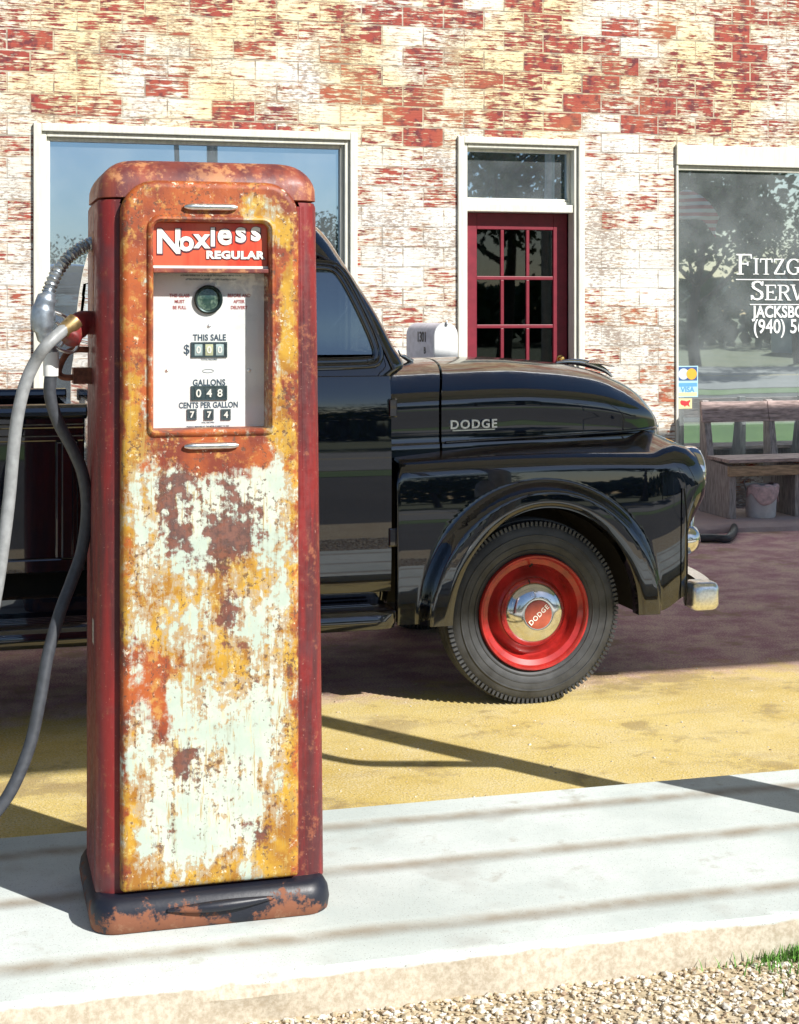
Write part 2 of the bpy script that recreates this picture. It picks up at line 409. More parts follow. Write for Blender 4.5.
# concrete pump island with worn front edge
G = [on_z(487, 813, SLAB_Z).y, on_z(550, 850, SLAB_Z).y, on_z(550, 911, SLAB_Z).y]
M_SLAB = concrete('pump_island_concrete', (.53,.585,.565), (.68,.73,.71), G, .036)
def island():
    mb = MB(); xs = np.arange(-9, 7.01, .03); rows = []
    prof = [(4.62,-.02),(4.62,.085),(4.605,SLAB_Z),(4.59,SLAB_Z),(4.0,SLAB_Z),(3.54,SLAB_Z),(3.515,SLAB_Z),(3.495,SLAB_Z-.012),(3.49,.06),(3.488,.03),(3.486,-.02)]
    for k, (y, z) in enumerate(prof):
        row = []
        for x in xs:
            dy = 0
            if k > 5: dy = .012*(mnoise.noise((x*5, k*.7, 1)))+.006*mnoise.noise((x*21, k, 4))
            dz = .004*mnoise.noise((x*14, 0, k)) if k in (7, 8) else 0
            row.append((x, y + dy*(k-5)/3, z + dz))
        rows.append(row)
    mb.grid(rows); return mb.build('pump_island', M_SLAB, smooth=30)
tag(island(), kind='structure')
# raised walk along the shop
def walk():
    mb = MB(); xs = np.arange(-9, 12.01, .05); rows = []
    for k, (y, z) in enumerate([(WALL_Y+.02, WALK_Z), (10.34, WALK_Z), (10.30, WALK_Z-.012), (10.27, .03), (10.25, -.02)]):
        rows.append([(x, y + (.05*mnoise.noise((x*2.3, 0, 3))+.02*mnoise.noise((x*9, k, 3)) if k else 0), z) for x in xs])
    mb.grid(rows); return mb.build('pavement', concrete('old_pavement_concrete', (.34,.25,.24), (.46,.36,.34)), smooth=30)
tag(walk(), kind='structure')
# gravel stones : one uncountable mass
def stones():
    rng = np.random.RandomState(3); N = 34000
    t = (1+5**.5)/2
    iv = np.array([(-1,t,0),(1,t,0),(-1,-t,0),(1,-t,0),(0,-1,t),(0,1,t),(0,-1,-t),(0,1,-t),(t,0,-1),(t,0,1),(-t,0,-1),(-t,0,1)])/1.9
    ff = np.array([(0,11,5),(0,5,1),(0,1,7),(0,7,10),(0,10,11),(1,5,9),(5,11,4),(11,10,2),(10,7,6),(7,1,8),(3,9,4),(3,4,2),(3,2,6),(3,6,8),(3,8,9),(4,9,5),(2,4,11),(6,2,10),(8,6,7),(9,8,1)])
    V, F = [], []
    x = rng.uniform(-.7, 3.2, N); y = 3.485 - np.abs(rng.uniform(0, 1, N))**1.0*1.05
    r = rng.gamma(2.6, .0018, N)+.0016; r = np.minimum(r, .016)*.82
    k9 = rng.rand(N) > .985; y = np.where(k9, rng.uniform(4.64, 6.6, N), y); x = np.where(k9, rng.uniform(.9, 4.2, N), x); r = np.where(k9, r*.55, r)
    for i in range(N):
        s = np.array([rng.uniform(.8,1.5), rng.uniform(.7,1.1), rng.uniform(.45,.8)])*r[i]
        a = rng.uniform(0, 6.28); c, q = math.cos(a), math.sin(a)
        v = iv*(1+rng.uniform(-.22,.22,(12,1)))*s
        v = np.stack([v[:,0]*c-v[:,1]*q, v[:,0]*q+v[:,1]*c, v[:,2]], 1) + (x[i], y[i], r[i]*.25)
        V.append(v); F.append(ff + i*12)
    V = np.concatenate(V); F = np.concatenate(F)
    me = bpy.data.meshes.new('gravel'); me.from_pydata(V.tolist(), [], F.tolist())
    m = Mat('gravel_stone', .8)
    rn = m.noise(55, 1, .2); rn2 = m.noise(70, 1, .2, loc=(3,3,3))
    col = m.mix(m.step(rn, .40, .62), (.50,.40,.26), (.74,.71,.64)); col = m.mix(m.step(rn2, .60, .70), col, (.34,.24,.16))
    m.set('Base Color', col); me.materials.append(m.m)
    o = bpy.data.objects.new('gravel', me); COL.objects.link(o)
    return tag(o, 'pale gravel stones spread in front of the concrete island', 'gravel', kind='stuff')
stones()
# dirt ledge where concrete meets gravel
def grass_tuft():
    rng = random.Random(5); mb = MB(); c = on_z(800, 958, 0)
    for i in range(900):
        a = rng.uniform(0, 6.28); d = abs(rng.gauss(0, .07)); x, y = c.x + .03 + math.cos(a)*d*1.6, min(3.47, c.y + math.sin(a)*d*.9)
        h = rng.uniform(.015, .045); w = .0022; b = rng.uniform(0, 6.28); l = rng.uniform(.003, .03); dx, dy = math.cos(b)*w, math.sin(b)*w
        ex, ey = -math.sin(b)*l, math.cos(b)*l
        mb.add([(x-dx,y-dy,0),(x+dx,y+dy,0),(x+dx*.6+ex*.4,y+dy*.6+ey*.4,h*.6),(x-dx*.6+ex*.4,y-dy*.6+ey*.4,h*.6),(x+ex,y+ey,h)], [(0,1,2,3),(3,2,4)])
    tag(mb.build('grass', simple('green_grass', (.13,.30,.05), .6, 0, .4, 60), recalc=False), 'small green weed tuft at the edge of the gravel', 'grass', kind='stuff')
grass_tuft()
# ================================================================== shop building
LX0, LX1 = on_y(33, 200, WALL_Y).x, on_y(357, 200, WALL_Y).x
LZ1 = on_y(200, 128, WALL_Y).z
DX0, DX1 = on_y(457, 200, WALL_Y).x, on_y(584, 200, WALL_Y).x
DZ1 = on_y(520, 138, WALL_Y).z
RX0, RX1 = on_y(675, 200, WALL_Y).x, on_y(675, 200, WALL_Y).x + 3.3
RZ1, RZ0 = on_y(690, 145, WALL_Y).z, on_y(680, 458, WALL_Y).z
LZ0 = .55
BX0, BX1, BZ1, TH = -7.0, 11.0, 4.9, .26
bld = thing('shop_building', (2.5, WALL_Y, 0), 'brick shop with flaking cream paint behind the black truck', 'building')
mb = MB()
hol = [(LX0, LX1, LZ0, LZ1), (DX0, DX1, WALK_Z, DZ1), (RX0, RX1, RZ0, RZ1)]
cur = BX0
for (a, b, z0, z1) in hol:
    mb.box(cur, a, WALL_Y, WALL_Y+TH, 0, BZ1)
    if z0 > WALK_Z + .01: mb.box(a, b, WALL_Y, WALL_Y+TH, 0, z0)
    mb.box(a, b, WALL_Y, WALL_Y+TH, z1, BZ1); cur = b
mb.box(cur, BX1, WALL_Y, WALL_Y+TH, 0, BZ1)
wall = mb.build('front_wall', M_TILE, bld)
mb = MB()
mb.box(BX0, BX0+TH, WALL_Y+TH, WALL_Y+6, 0, BZ1).box(BX1-TH, BX1, WALL_Y+TH, WALL_Y+6, 0, BZ1).box(BX0, BX1, WALL_Y+6, WALL_Y+6.25, 0, BZ1)
mb.build('outer_wall', simple('plain_render_wall', (.45,.42,.36), .9), bld)
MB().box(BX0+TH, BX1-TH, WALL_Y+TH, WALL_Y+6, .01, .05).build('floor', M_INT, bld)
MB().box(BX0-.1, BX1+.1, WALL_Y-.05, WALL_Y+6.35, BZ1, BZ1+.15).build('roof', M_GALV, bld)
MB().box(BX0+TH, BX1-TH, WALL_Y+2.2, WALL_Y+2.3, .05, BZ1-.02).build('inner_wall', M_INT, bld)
def frame_rect(mb, x0, x1, z0, z1, w, y0, y1, bottom=True):
    mb.box(x0, x0+w, y0, y1, z0, z1); mb.box(x1-w, x1, y0, y1, z0, z1); mb.box(x0+w, x1-w, y0, y1, z1-w, z1)
    if bottom: mb.box(x0+w, x1-w, y0, y1, z0, z0+w)
M_GLASS_R = glass('shop_window_glass', .66, (.86,.96,.98), (.35,.40,.40), .05, .17)
M_GLASS_L = glass('blue_window_glass', .60, (.55,.74,.98), (.45,.55,.65), .04, .12)
M_GLASS_D = glass('dark_door_glass', .05, (.6,.65,.7), (.55,.58,.6))
def shop_window(x0, x1, z0, z1, gmat, label):
    w = thing('window', ((x0+x1)/2, WALL_Y, z0), label, None); del_cat(w); w.parent = None
    return w
def win_part(name, x0, x1, z0, z1):
    r = bpy.data.objects.new(name, None); COL.objects.link(r); r.parent = bld
    r.location = Vector(((x0+x1)/2, WALL_Y, z0)) - Vector(bld.location); return r
def big_window(x0, x1, z0, z1, gmat, mull, label, thin=False):
    mb = MB()
    if thin:
        mb.box(x0+.002, x0+.022, WALL_Y-.02, WALL_Y+.10, z0+.002, z1-.16); mb.box(x1-.022, x1-.002, WALL_Y-.02, WALL_Y+.10, z0+.002, z1-.16)
        mb.box(x0+.002, x1-.002, WALL_Y-.03, WALL_Y+.10, z1-.158, z1-.002); mb.box(x0+.024, x1-.024, WALL_Y+.005, WALL_Y+.10, z1-.195, z1-.16)
        mb.box(x0+.002, x1-.002, WALL_Y-.05, WALL_Y+.10, z0-.05, z0)
        f = mb.build('window', M_CREAM, bld, bevel=.005); f['label'] = label
        MB().box(x0+.006, x1-.006, WALL_Y+.030, WALL_Y+.036, z0+.005, z1-.15).build('pane', gmat, f); return f
    frame_rect(mb, x0+.002, x1-.002, z0+.002, z1-.002, .055, WALL_Y-.03, WALL_Y+.10)
    frame_rect(mb, x0+.057, x1-.057, z0+.057, z1-.057, .035, WALL_Y-.004, WALL_Y+.11)
    frame_rect(mb, x0+.092, x1-.092, z0+.092, z1-.092, .025, WALL_Y+.03, WALL_Y+.12)
    f = mb.build('window', M_CREAM, bld, bevel=.006); f['label'] = label
    MB().box(x0+.10, x1-.10, WALL_Y+.070, WALL_Y+.076, z0+.10, z1-.10).build('pane', gmat, f)
    if mull:
        mb = MB()
        for x in mull: mb.box(x-.012, x+.012, WALL_Y+.079, WALL_Y+.10, z0+.1, z1-.1)
        zz = on_y(60, 178, WALL_Y).z
        mb.box(x0+.1, x1-.1, WALL_Y+.082, WALL_Y+.094, zz-.006, zz+.006)
        mb.build('glazing_bar', M_DARK, f)
    return f
lw = big_window(LX0, LX1, LZ0, LZ1, M_GLASS_L, [on_y(119,155,WALL_Y).x, on_y(236,155,WALL_Y).x], 'wide cream framed window behind the fuel pump')
rw = big_window(RX0, RX1, RZ0, RZ1, M_GLASS_R, None, 'wide shop window with white lettering on the glass', True)
GY = WALL_Y + .026
# pale blind inside left window gives the glass something to show
# ---- door with transom
mb = MB()
frame_rect(mb, DX0+.002, DX1-.002, WALK_Z, DZ1-.002, .05, WALL_Y-.025, WALL_Y+.10, False)
frame_rect(mb, DX0+.052, DX1-.052, WALK_Z, DZ1-.052, .03, WALL_Y-.002, WALL_Y+.12, False)
tz = on_y(520, 208, WALL_Y).z
mb.box(DX0+.082, DX1-.082, WALL_Y+.01, WALL_Y+.15, tz-.03, tz+.03)
mb.box(DX0+.082, DX1-.082, WALL_Y+.06, WALL_Y+.13, tz+.03, tz+.055)
frame_rect(mb, DX0+.082, DX1-.082, tz+.055, DZ1-.082, .022, WALL_Y+.07, WALL_Y+.12)
df = mb.build('door_frame', M_CREAM, bld, bevel=.006)
MB().box(DX0+.085, DX1-.085, WALL_Y+.098, WALL_Y+.103, tz+.06, DZ1-.085).build('pane', M_GLASS_L, df)
d0, d1, dz1 = DX0+.084, DX1-.084, tz-.032
yd0, yd1 = WALL_Y+.13, WALL_Y+.172
mb = MB()
st = .115
lz = [dz1-.125-k*.368 for k in range(6)]          # lite rows
mb.box(d0, d0+st, yd0, yd1, WALK_Z+.01, dz1); mb.box(d1-st, d1, yd0, yd1, WALK_Z+.01, dz1)
mb.box(d0+st, d1-st, yd0, yd1, lz[0], dz1); mb.box(d0+st, d1-st, yd0, yd1, WALK_Z+.01, lz[5])
lw_ = (d1-d0-2*st)
for k in range(1, 5): mb.box(d0+st, d1-st, yd0+.004, yd1-.004, lz[k]-.014, lz[k]+.014)
for k in (1, 2):
    xx = d0+st+lw_*k/3
    for j in range(5): mb.box(xx-.013, xx+.013, yd0+.006, yd1-.006, lz[j+1]+(.014 if j < 4 else 0), lz[j]-(.014 if j else 0))
door = mb.build('door', M_DOOR, bld, bevel=.004)
door['label'] = 'maroon door with fifteen small glass panes'
MB().box(d0+st-.002, d1-st+.002, yd0+.020, yd0+.024, lz[5]-.002, lz[0]+.002).build('pane', M_GLASS_D, door)
kp = on_y(556, 359, yd0)
MB().lathe([(0,-.055),(.018,-.052),(.024,-.042),(.020,-.028),(.010,-.022),(.010,-.006),(.030,-.004),(.030,.0)], (d1-st*.5, yd0, kp.z), seg=24).build('door_handle', M_BRASS, door, smooth=40)
# ---- lettering on the right window : hand drawn serif capitals
def glyph(ch):
    """strokes as (points, weight) in a unit-high cell; returns strokes, width"""
    T, t = 1.0, .38
    def arc(cx, cz, rx, rz, a0, a1, n=14): return [(cx+rx*math.cos(math.radians(a0+(a1-a0)*k/n)), cz+rz*math.sin(math.radians(a0+(a1-a0)*k/n))) for k in range(n+1)]
    S = lambda x, z, w=.30: ([(x-w/2, z), (x+w/2, z)], 'serif')
    g = {
     'F': ([([(.18,0),(.18,1)],T), ([(.02,.975),(.66,.975)],t), ([(.64,.99),(.66,.78)],t), ([(.2,.52),(.5,.52)],t), ([(.5,.62),(.5,.42)],t), S(.18,0)], .72),
     'I': ([([(.18,0),(.18,1)],T), S(.18,0), S(.18,1)], .38),
     'T': ([([(.36,0),(.36,1)],T), ([(.04,.975),(.68,.975)],t), ([(.05,.99),(.04,.76)],t), ([(.67,.99),(.68,.76)],t), S(.36,0)], .74),
     'Z': ([([(.06,.975),(.62,.975)],t), ([(.08,.99),(.07,.78)],t), ([(.55,.97),(.09,.03)],T), ([(.06,.025),(.64,.025)],t), ([(.63,.01),(.66,.24)],t)], .72),
     'G': ([(arc(.44,.5,.36,.49,50,300),'g'), ([(.66,.78),(.68,.99)],t), ([(.66,.12),(.66,.44)],T), S(.64,.45,.32)], .86),
     'E': ([([(.18,0),(.18,1)],T), ([(.02,.975),(.66,.975)],t), ([(.64,.99),(.66,.78)],t), ([(.2,.52),(.5,.52)],t), ([(.5,.62),(.5,.42)],t), ([(.02,.025),(.68,.025)],t), ([(.66,.01),(.70,.24)],t)], .76),
     'R': ([([(.18,0),(.18,1)],T), ([(.02,.975),(.2,.975)],t), (arc(.4,.74,.26,.235,90,-90),'g'), ([(.2,.975),(.42,.975)],t), ([(.2,.505),(.42,.505)],t), ([(.42,.5),(.70,.02)],T), S(.18,0), S(.72,0,.22)], .82),
     'S': ([([(.60,.76),(.62,.99)],t), ([(.60,.80),(.52,.93),(.36,.975),(.2,.93),(.11,.78),(.2,.62),(.36,.53),(.52,.43),(.60,.26),(.52,.09),(.34,.025),(.16,.08),(.08,.22)],'g'), ([(.07,.26),(.06,.01)],t)], .70),
     'V': ([([(.12,1),(.40,0)],T), ([(.68,1),(.42,.02)],t), S(.12,1), S(.70,1,.24)], .80),
     'A': ([([(.36,1),(.10,0)],t), ([(.38,1),(.64,0)],T), ([(.2,.34),(.54,.34)],t), S(.10,0,.22), S(.66,0)], .78),
     'L': ([([(.18,0),(.18,1)],T), S(.18,1), ([(.02,.025),(.62,.025)],t), ([(.60,.01),(.64,.26)],t)], .70),
     'D': ([([(.18,0),(.18,1)],T), ([(.02,.975),(.36,.975)],t), ([(.02,.025),(.36,.025)],t), (arc(.34,.5,.36,.475,90,-90),'g')], .82),
     'C': ([(arc(.44,.5,.36,.49,50,310),'g'), ([(.66,.78),(.68,.99)],t)], .80),
    }
    return g[ch]
def stroke_text(s, x, z, h, y, sc_small, weight=.15, cond=1.0):
    """flat raised lettering; first letter full height, the rest small capitals"""
    mb = MB(); cx = x; lay = [0]
    def seg(p, q, w):
        dx, dz = q[0]-p[0], q[1]-p[1]; l = math.hypot(dx, dz) or 1e-6; nx, nz = -dz/l*w/2, dx/l*w/2
        yy = y - .0004*(lay[0] % 7); lay[0] += 1
        mb.add([(p[0]+nx,yy,p[1]+nz),(q[0]+nx,yy,q[1]+nz),(q[0]-nx,yy,q[1]-nz),(p[0]-nx,yy,p[1]-nz)], [(0,1,2,3)])
    for i, ch in enumerate(s):
        if ch == ' ': cx += .4*h*cond; continue
        hh = h if i == 0 else h*sc_small
        st, w = glyph(ch)
        for pts, k in st:
            P = [(cx+px*hh*cond, z+pz*hh) for px, pz in pts]
            for a, b in zip(P[:-1], P[1:]):
                if k == 'serif': ww = hh*.05
                elif k == 'g':
                    ang = abs((b[1]-a[1]))/ (math.hypot(b[0]-a[0], b[1]-a[1]) or 1); ww = hh*weight*(.42+.68*ang)
                else: ww = hh*weight*(1.0 if k == 1.0 else .45)
                seg(a, b, ww)
        cx += w*hh*cond
    return mb, cx
def dec(px, py): return on_y(px, py, GY)
a = dec(736, 274); h = (274-254)*12.3/F_PX
mb, ex = stroke_text('FITZGERALD', a.x, a.z, h, GY, .78, .16, 1.30)
o1 = mb.build('lettering', M_WHITE, rw, recalc=False)
b = dec(750, 300); hb = (300-281)*12.4/F_PX
mb, ex2 = stroke_text('SERVICE', b.x, b.z, hb, GY, .80, .16, 1.22)
mb.build('lettering', M_WHITE, rw, recalc=False)
u0, u1 = dec(736, 279.5), dec(750, 304.5)
MB().box(u0.x, u0.x+1.5, GY-.001, GY, u0.z-.004, u0.z+.004).build('lettering_rule', M_WHITE, rw)
MB().box(u1.x, u1.x+1.3, GY-.001, GY, u1.z-.004, u1.z+.004).build('lettering_rule', M_WHITE, rw)
c = dec(753, 313.5); t1 = text('JACKSBORO', .128, (c.x, GY-.001, c.z), M_WHITE, rw, 'lettering', .0004, 'LEFT', bold=.0035, sx=.86)
c = dec(753, 328.5); t2 = text('(940) 56', .155, (c.x, GY-.001, c.z), M_WHITE, rw, 'lettering', .0004, 'LEFT', bold=.002, sx=.86)
# stickers on glass
def flat(name, pts, y, mat, parent): return MB().add([(x, y, z) for x, z in pts], [tuple(range(len(pts)))]).build(name, mat, parent, recalc=False)
def disc(cx, cz, r, n=28): return [(cx+r*math.cos(2*PI*k/n), cz+r*math.sin(2*PI*k/n)) for k in range(n)]
SB = simple('sticker_blue', (.04,.10,.28), .5, var=.03); SW = simple('sticker_white', (.75,.78,.80), .5, var=.03)
SO = simple('sticker_orange', (.85,.42,.04), .5, var=.03); SG = simple('sticker_grey', (.55,.62,.68), .5, var=.03); SR = simple('sticker_red', (.60,.04,.05), .5, var=.03)
SC = simple('sticker_sky_blue', (.12,.36,.62), .5, var=.03); SL = simple('sticker_pale_blue', (.42,.66,.74), .5, var=.03); SE = simple('sticker_cream', (.75,.66,.36), .5, var=.03)
p, q = dec(677, 366), dec(698, 397)
def sq(x0, z0, x1, z1): return [(x0,z0),(x1,z0),(x1,z1),(x0,z1)]
stk = flat('card_sticker', sq(p.x, q.z, q.x, p.z), GY, SL, rw)
m1, m2 = dec(678, 367), dec(697, 380.5)
flat('emblem_field', sq(m1.x, m2.z, m2.x, m1.z), GY-.0008, SB, stk)
c1, c2 = dec(683.5, 374), dec(691.5, 374)
flat('emblem_disc', disc(c1.x, c1.z, .044), GY-.0016, SG, stk); flat('emblem_disc', disc(c2.x, c2.z, .044), GY-.0024, SO, stk)
v1, v2 = dec(678, 383), dec(697, 386.5); flat('emblem_bar', sq(v1.x, v2.z, v2.x, v1.z), GY-.0008, SC, stk)
v1, v2 = dec(678, 392.5), dec(697, 396); flat('emblem_bar', sq(v1.x, v2.z, v2.x, v1.z), GY-.0008, SE, stk)
c = dec(687.5, 389.6); text('VISA', .058, (c.x, GY-.001, c.z), SC, stk, 'emblem_lettering', .0003, bold=.0018)
p, q = dec(678.5, 398.5), dec(692, 408.5)
s2 = flat('map_sticker', sq(p.x, q.z, q.x, p.z), GY, SE, rw)
mp = [(0,.75),(.1,.95),(.45,.88),(.6,.8),(.75,.85),(.95,.98),(1,.8),(.88,.6),(.85,.4),(.95,.05),(.82,.12),(.72,.25),(.55,.2),(.45,.02),(.36,.22),(.2,.28),(.05,.42)]
w_, h_ = (q.x-p.x), (p.z-q.z)
flat('map_shape', [(p.x+w_*(.12+.76*x), q.z+h_*(.14+.72*z)) for x, z in mp], GY-.0008, SR, s2)
# ================================================================== fuel pump
PX, PYF, PZ = .585, 3.86, SLAB_Z
pump = thing('fuel_pump', (PX, 4.06, PZ), 'tall rusted red and white fuel pump on the concrete island', 'fuel pump')
YF, YB = 3.865, 4.235
def plan(hw, yf, yb, z, r, cx=PX, n=6, bow=0):
    pts = rrect(cx-hw, cx+hw, yf, yb, r, n)
    return [(x, y - (bow*(1-((x-cx)/hw)**2) if y < (yf+yb)/2 else 0), z) for x, y in pts]
Z = lambda h: PZ + h
mb = MB(); rs = []
for h, hw in ((.07,.272),(.5,.270),(1.0,.266),(1.4,.263),(1.755,.260),(1.765,.256)):
    rs.append(plan(hw+.013, YF, YB, Z(h), .05, cx=PX+.012-.005*h))
mb.rings(rs)
mb.f = [f for f in mb.f if not (len(f) == 4 and all(mb.v[i][1] < YF+.001 for i in f) and max(mb.v[i][0] for i in f)-min(mb.v[i][0] for i in f) > .3 and min(mb.v[i][2] for i in f) > .95)]
for s_ in (-1, 1):
    a_, b_ = PX+.006+s_*.232, PX+s_*.19
    mb.add([(a_, YF+.0006, Z(1.0)), (b_, YF+.0006, Z(1.0)), (b_, YF+.0006, Z(1.755)), (a_, YF+.0006, Z(1.755))], [(0,1,2,3)])
mb.build('body', M_RED, pump, smooth=40)
mb = MB(); rs = [plan(.258, YF+.004, YB-.004, Z(1.768), .05, PX+.004), plan(.272, YF-.004, YB+.006, Z(1.771), .055, PX+.004)]
R, R2 = .075, .075
for k in range(1, 9):
    t = k/8*PI/2; ins = R*(1-math.cos(t)); zz = 1.785 + R2*math.sin(t)
    rs.append([(x, y, z + .010*(1-((x-PX)/.27)**2)) for x, y, z in plan(.272-ins, YF-.004+ins*.9, YB+.006-ins*.9, Z(zz), max(.012, .055-ins*.4), PX+.004)])
mb.rings(rs); mb.build('cap', M_CAP, pump, smooth=50)
# base with rounded pressed profile
mb = MB(); rs = []
for h, o in ((0,.0),(.004,.006),(.03,.010),(.055,.006),(.072,-.004),(.080,-.014),(.082,-.03)):
    rs.append(plan(.287+o, YF-.045-o, YB+.035+o, Z(h), .055+o, cx=PX+.006, bow=.008))
mb.rings(rs); bs = mb.build('base', M_BASE, pump, smooth=50)
mb = MB()      # pressed toe moulding on base
pts = []
ms = [(PX+(-.13+.26*k/16)+.02, YF-.058-.010*math.sin(PI*k/16)*1, Z(.050+.006*(k/16))) for k in range(17)]
mb.tube(ms, [.004+.010*math.sin(PI*k/16) for k in range(17)], 8); mb.build('toe_moulding', M_BASE, bs, smooth=60)
# door: outline rings bridged to dial surround
yd = YF-.030
def ring_xz(x0, x1, z0, z1, r, y, n=8, bow=0.0):
    return [(x, y - bow*(1-((x-PX)/.22)**2), z) for x, z in rrect(x0, x1, z0, z1, r, n)]
dl, dr = on_y(121, 500, yd).x, on_y(300, 500, yd).x
db, dt = Z(.088), Z(1.812)
q0, q1 = on_y(147, 438, yd-.01), on_y(277, 216, yd-.01)          # dial surround outer
i0, i1 = on_y(153, 431, yd-.01), on_y(270.5, 222, yd-.01)          # opening
mb = MB()
rr = (.012,.012,.085,.085)
def R4(r, d): return tuple(max(.003, a-d) for a in r)
def resample(ring, n=200):
    """same corner-to-corner spacing on every ring"""
    k = 8; m_ = len(ring); out = []; per = n//4
    for c in range(4):
        cor = [Vector(ring[(c*(k+1)+i) % m_]) for i in range(k+1)]; nxt = Vector(ring[((c+1)*(k+1)) % m_])
        out += cor; ns = per-(k+1)
        out += [cor[-1].lerp(nxt, (i+1)/(ns+1)) for i in range(ns)]
    return [tuple(p) for p in out]
outer = [(0, YF+.03), (0, yd+.020), (.003, yd+.008), (.009, yd+.0015), (.018, yd)]
rs = [resample(ring_xz(dl+d, dr-d, db+d, dt-d, R4(rr, d), y)) for d, y in outer]
def blend(ra, rb, t): return [tuple(a[i]*(1-t)+b[i]*t for i in range(3)) for a, b in zip(ra, rb)]
rr2 = (.022,.022,.036,.036)
first = resample(ring_xz(q0.x, q1.x, q0.z, q1.z, rr2, yd))
last = rs[-1]
NBR = 44
for k in range(1, NBR): rs.append(blend(last, first, k/NBR))
rs.append(first)
for d, y in ((.003, yd-.005), (.007, yd-.009), (.011, yd-.009), (.014, yd-.004), (.017, yd+.004), (.0175, yd+.078)):
    rs.append(resample(ring_xz(q0.x+d, q1.x-d, q0.z+d, q1.z-d, R4(rr2, d), y)))
mb.rings(rs, False, False); dpan = mb.build('door_panel', M_FRONT, pump, smooth=50)
def wear(obj):
    """where the enamel has rusted: soft patches in the object's own x,z, broken up further by the material's noise"""
    off = Vector(pump.location)
    bl = lambda x, z, cx, cz, sx, sz: max(0, 1-math.hypot((x-cx)/sx, (z-cz)/sz))
    Y_ = [(-.15,1.0,.10,.16,.25),(.15,1.0,.09,.2,.1),(0,.82,.26,.12,.30),(-.15,.74,.12,.2,.25),(.02,.64,.22,.16,.42),(.14,.30,.12,.22,.15),(-.06,.45,.10,.1,.2),(-.15,.35,.07,.3,.15),(.19,.18,.1,.14,.3),(-.19,.2,.07,.2,.2),(.1,.88,.12,.1,.2)]
    R_ = [(-.16,.60,.09,.17,.50),(-.08,.68,.12,.12,.32),(-.13,.50,.06,.1,.3),(0,1.12,.20,.07,.45),(.07,.35,.10,.04,.3),(-.12,.47,.05,.08,.2),(.15,1.72,.08,.07,-.75),(.19,1.5,.035,.3,-.55),(-.2,1.25,.04,.35,-.40),(.17,1.2,.05,.12,-.5),(-.17,1.18,.05,.10,-.3)]
    M_ = [(-.03,1.09,.15,.06,.34),(-.10,.99,.085,.17,.50),(.05,.92,.075,.20,.52),(-.02,.86,.07,.10,.30),(.02,1.0,.16,.12,.22),(.07,.76,.06,.05,.35),(-.07,.40,.05,.12,.45),(-.02,.42,.10,.03,.35),(.1,.24,.06,.10,.28),(-.04,.22,.05,.08,.2),(0,1.62,.3,.2,.05),(.12,.98,.03,.12,.25),(-.15,.62,.05,.06,.2),(.12,.60,.05,.2,.15),(.02,.70,.10,.10,.28),(-.09,.56,.05,.08,.30),(.09,.42,.05,.12,.25),(-.13,.24,.04,.10,.22),(.15,.20,.05,.08,.25)]
    me = obj.data; vals = {'ochre': [], 'rust': [], 'maroon': []}
    for v in me.vertices:
        x, z = v.co.x, v.co.z
        x0_, z0_ = x, z
        x += .035*mnoise.noise((x*9, z*9, 1)); z += .06*mnoise.noise((x*8, z*8, 5))
        up = smooth01((z0_-1.06)/.12); ed = smooth01((abs(x0_+.0)-.15)/.075); bt_ = 1-smooth01((z0_-.10)/.12)
        proud = 1 if v.co.y < yd-off.y-.003 else 0
        vals['ochre'].append(+.02 + .30*up + .32*ed + .30*bt_ + sum(a*bl(x,z,*b) for *b, a in Y_))
        vals['rust'].append(-.04 + .54*up + .40*ed*(1-.6*up) + .0*proud + sum(a*bl(x,z,*b) for *b, a in R_))
        vals['maroon'].append(+.06 + .0*up + sum(a*bl(x,z,*b) for *b, a in M_))
    for n, l in vals.items():
        at_ = me.attributes.new(n, 'FLOAT', 'POINT'); at_.data.foreach_set('value', l)
wear(dpan)
ox0, ox1, oz0, oz1 = q0.x+.0175, q1.x-.0175, q0.z+.0175, q1.z-.0175
DY = yd+.070                                                     # dial plate
# chrome pulls
for (xa, xb, yy) in ((184, 237, 207.5), (184, 238, 447)):
    A, B = on_y(xa, yy, yd), on_y(xb, yy, yd); mb = MB()
    n = 14; pts = [(A.x+(B.x-A.x)*k/n, yd-.007, A.z+.002) for k in range(n+1)]
    mb.tube(pts, [.0085*min(1, .45+.55*math.sin(PI*min(k, n-k)/4) if min(k, n-k) < 2 else 1) for k in range(n+1)], 12)
    mb.build('trim_strip', M_DULLCHROME, pump, smooth=60)
# sign
s0, s1 = on_y(155.5, 268, yd+.022), on_y(269, 223, yd+.022)
SZ0, SZ1 = s0.z, s1.z
mS = Mat('red_sign_enamel', .3); v = mS.noise(1, 4, .6, st=(9,1,2)); 
mS.set('Base Color', mS.mix(mS.step(v, .42, .58), (.62,.035,.02), (.66,.12,.06)))
MB().rings([ring_xz(ox0-.001, ox1+.001, SZ0, oz1+.001, .012, yd+.060), ring_xz(ox0-.001, ox1+.001, SZ0, oz1+.001, .012, yd+.024), ring_xz(ox0+.001, ox1-.001, SZ0+.002, oz1-.001, .012, yd+.022)]).build('brand_sign', mS.m, pump)
sign = [o for o in pump.children if o.name.startswith('brand_sign')][0]
ys = yd+.0205
M_LET = simple('cream_lettering', (.85,.83,.76), .4, var=.03); M_OUT = simple('letter_outline', (.10,.03,.05), .5, var=.03)
LET = [('N',167.5,241,34),('o',185,243.8,28),('x',200.5,241.3,27),('l',211.5,237,25),('e',223.3,237,31),('s',239.5,235,29),('s',254.5,234,27)]
pcs, outs = [], []
